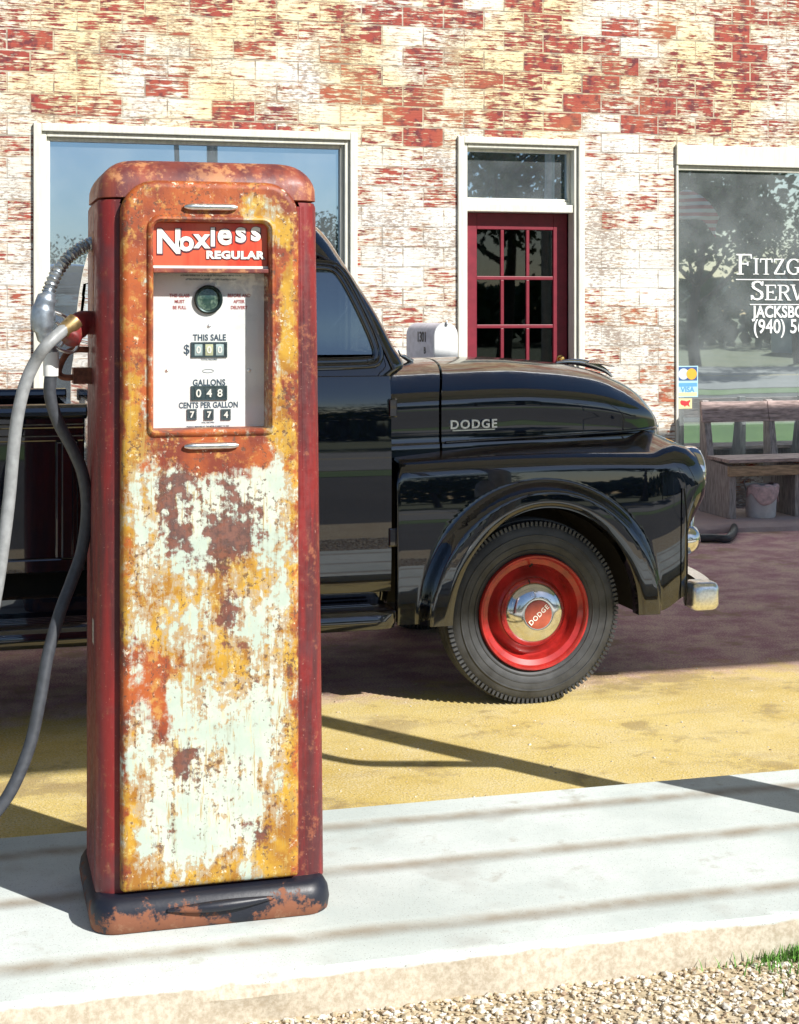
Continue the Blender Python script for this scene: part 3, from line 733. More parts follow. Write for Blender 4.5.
for ch, px, py, s in LET:
    p = on_y(px+1.2, py, ys); sz = s*.00245*1.0
    outs.append(text(ch, sz*1.02, (p.x+.0012, ys, p.z-.0012), M_OUT, sign, 'letter_shadow', .0002, bold=.0042, sx=.98))
    pcs.append(text(ch, sz, (p.x, ys-.001, p.z), M_LET, sign, 'letter', .0003, bold=.0024, sx=.98))
p = on_y(235, 255, ys)
r1 = text('REGULAR', .0255, (p.x+.001, ys, p.z-.001), M_OUT, sign, 'letter_shadow', .0002, bold=.0022, sx=1.22, spacing=1.1)
r2 = text('REGULAR', .0255, (p.x, ys-.001, p.z), M_LET, sign, 'letter', .0003, bold=.0014, sx=1.22, spacing=1.1)
join_meshes(outs, 'brand_outline', sign); join_meshes(pcs, 'brand_lettering', sign); r1.name = 'grade_outline'; r2.name = 'grade_lettering'
# bar between sign and dial
b0 = on_y(160, 272.5, yd+.01).z
MB().box(ox0-.001, ox1+.001, yd+.003, yd+.065, b0, SZ0-.001).build('divider_bar', M_CAP, pump, bevel=.002)
MB().box(ox0-.001, ox1+.001, yd+.019, yd+.0235, SZ0, SZ0+.006).build('sign_trim', M_LET, pump)
# dial plate and its printing
mD = Mat('dial_enamel', .35); mD.set('Base Color', mD.mix(mD.step(mD.noise(18, 4), .55, .75), (.86,.85,.83), (.76,.76,.73)))
MB().rings([ring_xz(ox0-.001, ox1+.001, oz0-.001, b0+.002, .006, DY+.012), ring_xz(ox0-.001, ox1+.001, oz0-.001, b0+.002, .006, DY)]).build('dial_plate', mD.m, pump)
dial = [o for o in pump.children if o.name.startswith('dial_plate')][0]
INK = simple('dial_ink', (.05,.08,.12), .5, var=.03); INKR = simple('dial_red_ink', (.45,.10,.10), .5, var=.03)
yt = DY-.0008
def dtxt(s, px, py, size, mat=INK, bold=.0004, sx=1, sp=1.0, al='CENTER'):
    p = on_y(px, py, DY); return text(s, size, (p.x, yt, p.z), mat, dial, 'print', .0001, al, bold=bold, sx=sx, spacing=sp)
ink = [dtxt('LICENSED UNDER ONE OR MORE OF THE FOLLOWING UNITED STATES', 211, 275.5, .0052, bold=.0001, sx=.9), dtxt('LETTERS PATENT Nos. 1,842,096  Nos. 2,080,210 and Nos. 2,112,519', 211, 279.5, .0052, bold=.0001, sx=.84),
  dtxt('THIS SALE', 209.5, 337.5, .0215, bold=.0006, sx=.82, sp=1.06), dtxt('$', 186.5, 350, .033, sx=.9), dtxt('TOTAL RECORD', 209, 359.5, .0055, bold=.0001),
  dtxt('GALLONS', 209, 382.5, .0215, bold=.0007, sx=.82, sp=1.06), dtxt('CENTS PER GALLON', 208.5, 405, .0200, bold=.0006, sx=.78, sp=1.04),
  dtxt('DIAL RECORD', 208, 422.5, .0050, bold=.0001), dtxt('PRODUCT MEASURED BY THIS METER IS SUBJECT TO TEST', 208, 426.5, .0048, bold=.0001, sx=.85)]
# small maker's squiggle
sq_ = []
for k in range(25):
    a = 2*PI*k/24; sq_.append((on_y(208, 371, DY).x + .014*math.cos(a), yt, on_y(208, 371, DY).z + .0042*math.sin(a)))
ob = MB().tube(sq_, .0005, 5).build('print', INK, dial); ink.append(ob)
for o in ink: o.name = 'dial_print'
red = [dtxt(*a, INKR, .0003, .85) for a in (('THIS GLASS', 179.5, 295.5, .0115), ('MUST', 179.5, 301.5, .0115), ('BE FULL', 179.5, 307.5, .0115), ('BEFORE AND', 239, 295.5, .0115), ('AFTER', 239, 301.5, .0115), ('DELIVERY', 239, 307.5, .0115))]
for o in red: o.name = 'dial_warning_print'
gc = on_y(208, 299.5, DY); gr = 14.2*.00245
BEZ = simple('dark_bezel', (.03,.05,.05), .35, .5, .2)
sg = MB().lathe([(gr,0),(gr+.001,-.008),(gr-.003,-.011),(gr-.006,-.010),(gr-.008,-.003),(gr-.009,.001)], (gc.x, DY, gc.z), seg=48).build('sight_glass', BEZ, pump, smooth=50)
mG = Mat('sight_glass_fluid', .08); n_ = mG.noise(35, 5, .7); mG.set('Base Color', mG.mix(mG.step(n_, .4, .65), (.03,.07,.06), (.22,.30,.22))); mG.set('Coat Weight', 1)
MB().lathe([(0,-.0045),(gr*.4,-.004),(gr-.008,-.002)], (gc.x, DY, gc.z), seg=40).build('lens', mG.m, sg, smooth=60)
# counters
CB = simple('counter_black', (.035,.06,.07), .5, var=.2); CW = simple('counter_wheel', (.40,.50,.50), .4, var=.2); CY = simple('counter_yellow_wheel', (.55,.56,.35), .4, var=.2)
def counter(x0, x1, y0, y1, cells, digits, wm, dm, ds):
    a, b = on_y(x0, y1, DY), on_y(x1, y0, DY); cnt = MB()
    frame_rect(cnt, a.x, b.x, a.z, b.z, .0045, DY-.004, DY-.0004)
    cnt.box(a.x+.004, b.x-.004, DY-.0022, DY-.0006, a.z+.004, b.z-.004)
    c = cnt.build('counter', CB, pump); n = len(digits); W = (b.x-a.x-.010)/n
    for k, d in enumerate(digits):
        cx = a.x+.005+W*(k+.5); hh = (b.z-a.z)*.40
        w = MB().rings([[(cx-W*.36, DY-.0023-.0015*math.sin(PI*t/6), (a.z+b.z)/2+hh*math.cos(PI*t/6)) for t in range(7)], [(cx+W*.36, DY-.0023-.0015*math.sin(PI*t/6), (a.z+b.z)/2+hh*math.cos(PI*t/6)) for t in range(7)]], False, False, closed=False).build('number_wheel', wm[k % len(wm)], c)
        if d.strip(): text(d, ds, (cx, DY-.0046, (a.z+b.z)/2), dm, w, 'digit', .0003, bold=.0005)
    return c
counter(191, 227, 342, 357.5, 3, '000', [CW, CY, CW], M_LET, .024)
counter(191, 227, 385.5, 400.5, 3, '048', [CB], M_LET, .027)
for x, d in ((187, '7'), (204, '7'), (221, '4')): counter(x, x+9.5, 409, 420, 1, d, [CB], M_LET, .022)
mb = MB()
for x, y in ((209, 326), (167, 370.5), (249, 370.5)):
    p = on_y(x, y, DY); s_ = MB().lathe([(0,-.004),(.003,-.0035),(.0045,-.0015),(.005,0)], (p.x, DY, p.z), seg=16).build('screw', M_DULLCHROME, dial, smooth=50)
MB().box(ox0-.001, ox1+.001, yd+.012, yd+.014, oz0-.001, b0-.001).build('pane', glass('clear_dial_glass', 0.0, (1,1,1), (.97,.98,.98)), pump)
# side fittings (left flank): nozzle boot, elbow, maker's plate, lock slot
xl = PX-.266
def side_pt(px, py, off):   # point just outside the left flank
    x = xl-off; u = (px-CXP)/F_PX; k = (SF+CF*u)/(CF-SF*u); y = x/k if k > .02 else 4.05
    return Vector((x, y, EYE+(HOR-py)*(y/(CF-SF*u))/F_PX))
YM = 4.02
def sp(px, py, y): 
    return on_y(px, py, y)
RUST = simple('rust_brown_iron', (.20,.07,.04), .65, .3, .5, 40, .5)
e = sp(90, 318, 4.0)
mb = MB(); mb.tube(spline([(xl+.02, 4.0, e.z-.015),(xl-.03, 3.99, e.z-.012),(xl-.052, 3.97, e.z-.03),(xl-.066, 3.945, e.z-.055)], 5), [.030]*5+[.031]*5+[.026]*5+[.022], 14)
mb.build('outlet_elbow', M_RED, pump, smooth=60)
mb = MB()
for a in (spline([(xl+.01,4.08,sp(88,372,4.05).z),(xl-.06,4.08,sp(88,378,4.05).z),(xl-.085,4.08,sp(75,372,4.05).z),(xl-.06,4.08,sp(70,352,4.05).z),(xl-.01,4.08,sp(70,350,4.05).z)], 6),):
    mb.tube(a, .008, 8)
mb.box(xl-.05, xl+.005, 4.05, 4.11, sp(88,384,4.05).z, sp(88,368,4.05).z)
mb.build('nozzle_hanger', RUST, pump, smooth=40)
mb = MB(); bz0, bz1 = Z(1.42), Z(1.70)
mb.rings([[(xl-(.004 if j else -.003)-(.002 if j == 2 else 0), y, z) for y, z in rrect(3.99+.004*j, 4.13-.004*j, bz0+.004*j, bz1-.004*j, .03, 5)] for j in range(3)]); mb.build('nozzle_boot', M_CAP, pump, smooth=40)
MB().rings([[(xl-.006-(0.001*j), y, z) for y, z in rrect(3.96+.003*j, 4.01-.003*j, Z(.60)+.003*j, Z(.73)-.003*j, .005, 3)] for j in range(2)]).build('data_plate', simple('worn_data_plate', (.5,.48,.42), .5, .3, .6, 120, st=(1,6,1)), pump)
# ---- hose with nozzle
fh = thing('fuel_hose', (.26, 4.0, 1.5), 'rubber hose and metal nozzle hung on the left flank of the pump', 'fuel hose')
M_HOSE = simple('hose_rubber_lit', (.27,.28,.285), .45, 0, .15, 50, .1)  # sunlit stretch of the hose, its brightness put into the colour
YH = 3.93
H = lambda px, py, y=YH: tuple(on_y(px, py, y))
light = [H(70,325,3.945), H(60,333,3.93), H(46,346,3.91), H(34,364), H(24,388), H(17,420), H(13,455), H(9,500), H(3,548,3.92), H(-5,600,3.92), H(-22,680,3.93), H(-45,770,3.95)]
darkp = [H(51,372,4.03), H(50,395,4.03), H(58,422,4.04), H(72,448,4.06), H(83,475,4.07), H(87,510,4.08), H(82,550,4.08), H(72,580,4.07), H(60,612,4.05), H(48,655,4.03), H(40,700,4.01), H(30,745,3.99), H(14,785,3.97), H(-4,812,3.96), H(-25,830,3.96)]
end = Vector(light[-1]); dend = Vector(darkp[-1])
loop = [tuple(end+Vector((-.02,.02,-.12))), (end.x-.06, 3.98, .16), (end.x-.12, 4.0, SLAB_Z+.018), (end.x-.22, 4.06, SLAB_Z+.0165), (end.x-.22, 4.14, SLAB_Z+.0165), (dend.x-.10, 4.06, SLAB_Z+.0165), (dend.x-.04, 3.97, SLAB_Z+.02)]
M_HOSE_SHADED = simple('hose_rubber_shaded', (.05,.055,.065), .5, 0, .2, 50, .1)  # same hose where shaded, the darkness put into its colour
MB().tube(spline(light+loop[:4], 8), .0155, 14).build('hose', M_HOSE, fh, smooth=60)
MB().tube(spline(loop[3:]+darkp[::-1], 8), .0155, 14).build('hose', M_HOSE_SHADED, fh, smooth=60)
MB().tube([H(76,320,3.95), H(70,326,3.945), H(63,331,3.94)], [.021,.022,.019], 12).build('coupling', simple('aged_brass', (.40,.28,.13), .4, .8, .3, 60), fh, smooth=40)
MB().tube([H(51,352,4.03), H(51,362,4.03), H(51,376,4.03)], [.019,.020,.019], 12).build('coupling', M_WHITE, fh, smooth=40)
nz = MB(); nz.tube(spline([H(51,354,4.03), H(46,338,4.02), H(42,322,4.01), H(44,306,4.01), H(50,292,4.01)], 6), [.017]*6+[.022]*4+[.029]*8+[.025]*4+[.017]*3, 14)
nz.tube([H(36,318,4.0), H(44,316,4.01), H(52,314,4.02)], [.020,.024,.018], 12)
nozzle = nz.build('nozzle', simple('cast_alloy', (.36,.41,.47), .42, .75, .2, 50, .2), fh, smooth=60)
sp_ = spline([H(48,293,4.01), H(55,276,4.02), H(66,260,4.03), H(78,250,4.04), H(90,244,4.05), tuple(Vector(H(96,243,4.06)))], 14)
rad = [.0155+.0026*math.sin(i*1.9) for i in range(len(sp_))]
MB().tube(sp_, rad, 12).build('spout', simple('spring_steel', (.42,.46,.50), .35, .85, .2, 50), nozzle, smooth=30)
MB().tube(spline([H(54,312,4.01), H(66,318,4.02), H(76,332,4.03), H(78,345,4.04), H(72,352,4.04), H(60,350,4.03), H(52,345,4.03)], 6), .0045, 8).build('trigger_guard', M_DULLCHROME, nozzle, smooth=60)
MB().tube(spline([H(56,322,4.01), H(63,330,4.02), H(64,340,4.03), H(60,346,4.03)], 5), .0042, 8).build('trigger', M_DULLCHROME, nozzle, smooth=60)
# ================================================================== pickup truck
TC = 6.87                                   # centre line
truck = thing('pickup_truck', (1.0, TC, 0), 'glossy black vintage pickup truck with red wheels parked by the shop', 'pickup truck')
def mirror(mb):
    m2 = MB(); m2.v = [(x, 2*TC-y, z) for x, y, z in mb.v]; m2.f = [f[::-1] for f in mb.f]; return m2
WX, WZ, WR = 2.235, .370, .372
# ---- front fender
def fender(near=True):
    CX, CZ, A, B = 2.275, .345, .40, .455
    x0, x1, zt = 1.668, 2.915, .925
    cols = []; n = 110
    for k in range(n+1):
        th = PI*k/n; c, s = math.cos(th), math.sin(th)
        pin = (CX + A*c, CZ + B*s)
        # outer point on rounded box
        dx, dz = c*A, s*B
        t = 1e9
        top = lambda x: zt + .015*math.sin((x-x0)/(x1-x0)*PI)
        if dx > 1e-6: t = min(t, (x1-CX)/dx)
        if dx < -1e-6: t = min(t, (x0-CX)/dx)
        if dz > 1e-6: t = min(t, (zt-CZ)/dz)
        px, pz = CX+dx*t, CZ+dz*t
        R = .10
        if px > x1-R and pz > zt-R:                    # round front upper corner
            ccx, ccz = x1-R, zt-R; lo, hi = 0, t
            for _ in range(30):
                mid = (lo+hi)/2; qx, qz = CX+dx*mid, CZ+dz*mid
                ins = (qx < ccx or qz < ccz or math.hypot(qx-ccx, qz-ccz) < R) and qx < x1 and qz < zt
                if ins: lo = mid
                else: hi = mid
            px, pz = CX+dx*lo, CZ+dz*lo
            l = math.hypot(px-ccx, pz-ccz) or 1; nx, nz = max(0,(px-ccx))/l, max(0,(pz-ccz))/l
        elif pz >= zt-1e-3: nx, nz = 0, 1; pz = top(px)
        elif dx > 0: nx, nz = 1, 0
        else: nx, nz = -1, 0
        cols.append((pin, (px, pz), (nx, nz), th))
    def Y(x, z):
        r = math.hypot((x-CX)/A, (z-CZ)/B)
        base = 6.045 - .018*(1-((z-.62)/.36)**2) + .03*max(0, (x-2.75)/.2)**2
        r2 = math.hypot((x-CX-.0)/.525, (z-CZ)/.555)
        fl = .068*(1-smooth01((r2-.93)/.085)) 
        fl *= 1-.10*smooth01((1.06-r)/.06)
        return base - fl
    rows = []
    ns = 26
    # inner folds
    rows.append([(c[0][0]-.0*(c[0][0]-CX), Y(*c[0])+.06, c[0][1]) for c in cols])
    rows.append([(c[0][0], Y(*c[0])+.012, c[0][1]) for c in cols])
    for j in range(ns+1):
        t = j/ns; t = t**.9
        row = []
        for (pi_, po, nn, th) in cols:
            x = pi_[0]*(1-t)+po[0]*t; z = pi_[1]*(1-t)+po[1]*t
            row.append((x, Y(x, z), z))
        rows.append(row)
    for q in range(1, 8):
        a = q/7*PI/2; row = []
        for (pi_, po, (nx, nz), th) in cols:
            if nx < -.5: rx, rn = .006, .006
            else:
                hz = smooth01((po[1]-.62)/.25)
                rx, rn = (.10*nx*(.35+1.15*hz)+.070*nz), (.10*nx+.085*nz)
            y = Y(*po) + rn*(1-math.cos(a))*1.0
            row.append((po[0]+nx*rx*math.sin(a), y, po[1]+nz*rx*math.sin(a)))
        rows.append(row)
    last = rows[-1]; row = []
    for (pi_, po, (nx, nz), th), l in zip(cols, last):
        if nx < -.5: row.append((l[0], l[1]+.03, l[2]))
        else: row.append((l[0]-.01*nx, l[1]+.36*max(nz, .0)+.10*nx, l[2]+.05*nz))
    rows.append([tuple((a+b)/2 for a, b in zip(l, r)) for l, r in zip(last, row)]); rows.append(row)
    mb = MB().grid(rows)
    mb.v = [(x, y, z + .055*smooth01((x-2.80)/.14)*(1-smooth01((z-CZ)/.16))) for x, y, z in mb.v]
    return mb if near else mirror(mb)
for nr in (True, False):
    f = fender(nr).build('fender', M_PAINT, truck, smooth=60)
    w = MB(); rs = []
    for y, e in ((6.10, .445), (6.60, .445)): rs.append([(2.275+e*math.cos(a)*.97, y, .34+e*math.sin(a)) for a in [PI*k/24 for k in range(25)]])
    w.grid(rs); w.grid([rs[1], [(2.275, 6.60, .34)]*25])
    (w if nr else mirror(w)).build('wheel_well', M_DARK, f, smooth=60)
# fender front seam strip
for nr in (True, False):
    s = MB(); s.tube([(2.917, 6.043, .36), (2.917, 6.028, .5), (2.917, 6.026, .62), (2.917, 6.032, .75), (2.912, 6.045, .85)], .0035, 6)
    (s if nr else mirror(s)).build('seam', M_DARK, truck)
# ---- hood and cowl
hx = [1.60,1.985,2.2,2.373,2.667,2.84,2.95,3.015,3.05,3.065]
hzt = [1.378,1.382,1.384,1.380,1.350,1.308,1.250,1.175,1.09,1.03]
hhw = [.715,.625,.585,.56,.505,.455,.395,.33,.25,.19]
def sect(X, off=0):
    zt, hw = interp(X, hx, hzt)+off, interp(X, hx, hhw)+off
    sh = max(.03, min(.155, (zt-1.03)*.55))
    zb = .99
    half = [(0, zt), (.25, zt-.004), (.5, zt-.020*sh/.155), (.72, zt-.050*sh/.155), (.88, zt-.092*sh/.155), (.965, zt-.125*sh/.155), (.995, zt-.160*sh/.155), (1.0, zt-.16*sh/.155-.03), (.998, (zb+zt)/2-.05), (1.0, 1.06), (1.015, 1.045), (1.02, zb)]
    z_ = [p[1] for p in half]
    pts = [(hw*f, max(z, zb)) for f, z in half]
    left = [(X, TC-y, z) for y, z in pts[::-1]]; right = [(X, TC+y, z) for y, z in pts[1:]]
    return left + right
def dense(ring):      # smooth section
    return spline(ring, 3)
def shear(r):
    x0 = r[0][0]; hw = interp(x0, hx, hhw); k = .12*(1-smooth01((x0-1.9)/.45)) if x0 > 1.89 else .12*smooth01((x0-1.6)/.29)
    return [(x+k*max(0, 1-((y-TC)/hw)**2), y, z) for x, y, z in r]
mb = MB(); xs = [1.905]+list(np.linspace(1.935, 2.9, 28))+list(np.linspace(2.92, 3.065, 16))
rows = [dense(sect(x)) for x in xs]
rows = [shear(r) for r in rows]
first = [(x-.001, y + (0.012 if y < TC else -.012), z-.012) for x, y, z in rows[0]]
mb.grid([first]+rows); mb.rings([rows[-1]], False, False)
mb.add(rows[-1], [tuple(range(len(rows[-1])))])
hood = mb.build('hood', M_PAINT, truck, smooth=45)
# hood lower moulding (chrome-thin highlight)
for nr in (True, False):
    t = MB(); t.tube([(x, TC-interp(x, hx, hhw)*1.012-.004, 1.052+.02*(x-2)) for x in np.linspace(1.92, 3.04, 24)], .006, 8)
    (t if nr else mirror(t)).build('hood_moulding', M_PAINT, hood, smooth=60)
mb = MB(); rows = [shear(dense(sect(x))) for x in np.linspace(1.60, 1.893, 10)]; mb.grid(rows)
cowl = mb.build('cowl', M_PAINT, truck, smooth=45)
# ornament
o_ = on_y(590, 368, TC); o2 = on_y(618, 371, TC)
mb = MB(); pts = [(2.66,TC,1.354),(2.72,TC,1.358),(2.78,TC,1.354),(2.84,TC,1.340),(2.90,TC,1.317),(2.94,TC,1.285)]
mb.tube(spline(pts, 4), [.004+.014*math.sin(PI*k/20) for k in range(21)], 10)
mb.add([(2.78,TC-.004,1.356),(2.86,TC-.07,1.348),(2.93,TC-.05,1.335),(2.96,TC,1.33),(2.93,TC+.05,1.335),(2.86,TC+.07,1.348),(2.78,TC+.004,1.356),(2.87,TC,1.372)], [(0,1,7),(1,2,7),(2,3,7),(3,4,7),(4,5,7),(5,6,7),(0,7,6)])
mb.build('hood_ornament', M_CHROME, hood, smooth=50)
for dy in (-.22, .22): MB().tube([(1.90,TC+dy,1.372),(1.86,TC+dy*1.02,1.395),(1.84,TC+dy*1.1,1.40),(1.80,TC+dy*1.6,1.425)], [.012,.010,.005,.003], 8).build('wiper', M_CHROME, cowl, smooth=60)
# badge on hood flank
bc = on_y(470, 425.3, 6.30); yb = TC-interp(bc.x, hx, hhw)-.006
bl = on_y(449, 430, yb); br_ = on_y(493, 430, yb)
angz = math.atan2(-(interp(2.35,hx,hhw)-interp(2.0,hx,hhw)), .35)
bt = text('DODGE', .050, (bc.x, yb, on_y(470,424,yb).z), M_DULLCHROME, truck, 'maker_badge', .003, bold=.0012, rot=(PI/2,0,angz), sx=1.12, spacing=1.2)
MB().obox((bc.x, yb, on_y(470,430,yb).z), .20, .006, .005, Matrix.Rotation(angz, 3, 'Z')).build('badge_underline', M_CHROME, bt)
bt.parent = truck
# ---- cab
cz = [.42,.50,.80,1.05,1.25,1.33,1.37,1.45,1.60,1.74,1.82,1.89,1.955,2.00,2.035,2.055]
chw = [.775,.795,.805,.803,.793,.780,.768,.752,.736,.712,.690,.655,.600,.51,.36,.13]
cxf = [1.652,1.655,1.657,1.657,1.655,1.675,1.725,1.685,1.610,1.535,1.492,1.455,1.40,1.31,1.17,.98]
cxr = [.49,.49,.49,.49,.49,.495,.50,.505,.515,.53,.545,.565,.60,.66,.76,.86]
def hwz(z): return interp(z, cz, chw)
def cab_ring(z, off=0):
    hw, xf, xr = hwz(z)+off, interp(z, cz, cxf)+off, interp(z, cz, cxr)-off
    r = min(.07 + .10*smooth01((z-1.5)/.4), hw*.5)
    pts = []
    rf = r; 
    def corner(cx, cy, a0):
        return [(cx+rf*math.cos(a0+PI/2*k/6), cy+rf*math.sin(a0+PI/2*k/6)) for k in range(7)]
    y0, y1 = TC-hw, TC+hw
    N = 34
    c1 = corner(xr+rf, y0+rf, PI); c2 = corner(xf-rf, y0+rf, 1.5*PI); c3 = corner(xf-rf, y1-rf, 0); c4 = corner(xr+rf, y1-rf, PI/2)
    def side(a, b, n): return [(a[0]+(b[0]-a[0])*k/n, a[1]+(b[1]-a[1])*k/n) for k in range(1, n)]
    out = c1 + side(c1[-1], c2[0], N) + c2 + side(c2[-1], c3[0], N) + c3 + side(c3[-1], c4[0], N) + c4 + side(c4[-1], c1[0], N)
    crown = .018*smooth01((z-1.85)/.1)
    return [(x, y, z) for x, y in out]
zz = [.42,.46,.6,.8,1.0,1.15,1.25,1.30,1.33] + list(np.linspace(1.345, 1.80, 34)) + [1.82,1.84,1.86,1.88,1.90,1.92,1.94,1.96,1.98,2.0,2.018,2.033,2.045,2.053]
rings = [cab_ring(z) for z in zz]
def win_poly(g=0):
    """side window outline in (x,z)"""
    x0 = .80; pts = [(x0, 1.385), (1.575, 1.385), (1.60, 1.40), (1.605, 1.45), (1.53, 1.62), (1.472, 1.735), (1.435, 1.772), (1.38, 1.782), (x0+.06, 1.782), (x0+.02, 1.765), (x0, 1.73)]
    return pts
def chaikin(p, n=2):
    for _ in range(n):
        q = []
        for i in range(len(p)):
            a, b = p[i], p[(i+1) % len(p)]
            q += [(a[0]*.75+b[0]*.25, a[1]*.75+b[1]*.25), (a[0]*.25+b[0]*.75, a[1]*.25+b[1]*.75)]
        p = q
    return p
WP = chaikin(win_poly(), 2)
def inside(x, z, P):
    c = False; n = len(P)
    for i in range(n):
        (x1, z1), (x2, z2) = P[i], P[(i+1) % n]
        if (z1 > z) != (z2 > z) and x < (x2-x1)*(z-z1)/(z2-z1)+x1: c = not c
    return c
full = MB().rings(rings, True, True)
keep = []
for f in full.f:
    c = [sum(full.v[i][k] for i in f)/len(f) for k in range(3)]
    if len(f) == 4:
        hw = hwz(c[2]); side_ = abs(abs(c[1]-TC)-hw) < .02
        if side_ and inside(c[0], c[2], WP): continue
        if c[2] > 1.42 and c[2] < 1.80:
            xf, xr = interp(c[2], cz, cxf), interp(c[2], cz, cxr)
            if abs(c[0]-xf) < .02 and abs(c[1]-TC) < hw-.16: continue
            if abs(c[0]-xr) < .02 and abs(c[1]-TC) < .42 and 1.45 < c[2] < 1.72: continue
    keep.append(f)
full.f = keep
cab = full.build('cab', M_PAINT, truck, smooth=50)
M_CABGLASS = glass('cab_glass', .20, (.75,.85,.95), (.22,.25,.25))
cent = (sum(p[0] for p in WP)/len(WP), sum(p[1] for p in WP)/len(WP))
def scale_poly(P, d):
    out = []; n = len(P)
    for i in range(n):
        a, b, c = Vector(P[i-1]), Vector(P[i]), Vector(P[(i+1) % n])
        t = (c-a).normalized(); nrm = Vector((t.y, -t.x)); out.append((b.x+nrm.x*d, b.y+nrm.y*d))
    return out
def on_cab(P, off): return [(x, TC-hwz(z)-off, z) for x, z in P]
for nr in (True, False):
    # frame ring following the flank
    fr = MB(); rs = []
    for d, off in ((-.022,-.012),(-.020,.004),(-.012,.010),(0.0,.006),(.004,.012),(.016,.013),(.024,.008),(.026,-.004)): rs.append(on_cab(scale_poly(WP, d), off))
    fr.rings(rs, False, False)
    wf = (fr if nr else mirror(fr)).build('window_frame', M_PAINT, truck, smooth=60)
    g = MB(); P = scale_poly(WP, -.008)
    zs = np.linspace(1.39, 1.778, 14); rows = []
    for z in zs:
        xs_ = [p for p in np.linspace(.7, 1.7, 401) if inside(p, z, P)]
        if xs_: rows.append([(x, TC-hwz(z)+.008, z) for x in np.linspace(xs_[0], xs_[-1], 6)])
    g.grid(rows); (g if nr else mirror(g)).build('pane', M_CABGLASS, wf, smooth=60, recalc=False)
    # door skin, proud of the shell
    d = MB(); rows = []
    dzs = [.475,.478]+list(np.linspace(.5, 1.32, 16))+[1.333,1.336]
    dx0, dx1 = .72, 1.648
    for k, z in enumerate(dzs):
        row = []
        for j, x in enumerate([dx0, dx0+.003]+list(np.linspace(dx0+.03, dx1-.03, 12))+[dx1-.003, dx1]):
            e = .009
            if k in (0, len(dzs)-1) or x in (dx0, dx1): e = .0005
            if 1.0 < z < 1.3: e += .010*math.exp(-((z-1.235)/.02)**2)
            row.append((x, TC-hwz(z)-e, z))
        rows.append(row)
    d.grid(rows); dr_ = (d if nr else mirror(d)).build('door', M_PAINT, truck, smooth=50)
    for hz_ in (1.215, .70):
        h = MB(); h.box(1.632, 1.668, TC-hwz(1.2)-.024, TC-hwz(1.2)-.006, hz_-.045, hz_+.03); (h if nr else mirror(h)).build('hinge', M_PAINT, dr_, bevel=.006)
    hd = MB(); hd.tube([(.80,TC-.82,1.16),(.80,TC-.865,1.165),(.84,TC-.87,1.165),(.93,TC-.865,1.155)], [.010,.011,.010,.008], 10); (hd if nr else mirror(hd)).build('door_handle', M_CHROME, dr_, smooth=60)
    # drip rail
    dp = MB(); dp.tube([(x, TC-hwz(z)-.006, z) for x, z in ((.70,1.74),(.72,1.80),(.80,1.835),(1.0,1.842),(1.25,1.84),(1.36,1.825),(1.43,1.79),(1.49,1.72),(1.56,1.58),(1.64,1.42),(1.665,1.36))], .007, 8)
    (dp if nr else mirror(dp)).build('drip_rail', M_PAINT, truck, smooth=60)
# windscreen, rear glass
g = MB(); g.grid([[(interp(z, cz, cxf)-.004, y, z) for y in np.linspace(TC-hwz(z)+.13, TC+hwz(z)-.13, 8)] for z in (1.40,1.5,1.6,1.7,1.79,1.815)]); g.build('windscreen', M_CABGLASS, truck, smooth=60, recalc=False)
g = MB(); g.grid([[(interp(z, cz, cxr)+.006, y, z) for y in (TC-.45, TC, TC+.45)] for z in (1.43,1.58,1.74)]); g.build('rear_glass', M_CABGLASS, truck, recalc=False)
# interior
SEAT = simple('brown_seat', (.10,.05,.03), .7)
MB().box(.56, .72, TC-.66, TC+.66, .95, 1.36).build('seat_back', SEAT, truck, bevel=.03)
MB().box(.60, 1.12, TC-.66, TC+.66, .78, .96).build('seat_cushion', SEAT, truck, bevel=.03)
st_ = MB(); cw = Vector((1.32, TC+.33, 1.27)); tilt = Matrix.Rotation(math.radians(-55), 3, 'Y')
st_.tube([cw+tilt@Vector((.19*math.cos(a), .19*math.sin(a), 0)) for a in [2*PI*k/32 for k in range(33)]], .011, 8)
st_.tube([cw, cw+tilt@Vector((0,.19,0))], .009); st_.tube([cw, cw+tilt@Vector((0,-.19,0))], .009); st_.tube([cw, cw+Vector((.25,0,-.18))], .018)
st_.build('steering_wheel', M_DARK, truck, smooth=60)
MB().box(1.45, 1.60, TC-.68, TC+.68, 1.1, 1.32).build('dashboard', M_DARK, truck, bevel=.03)
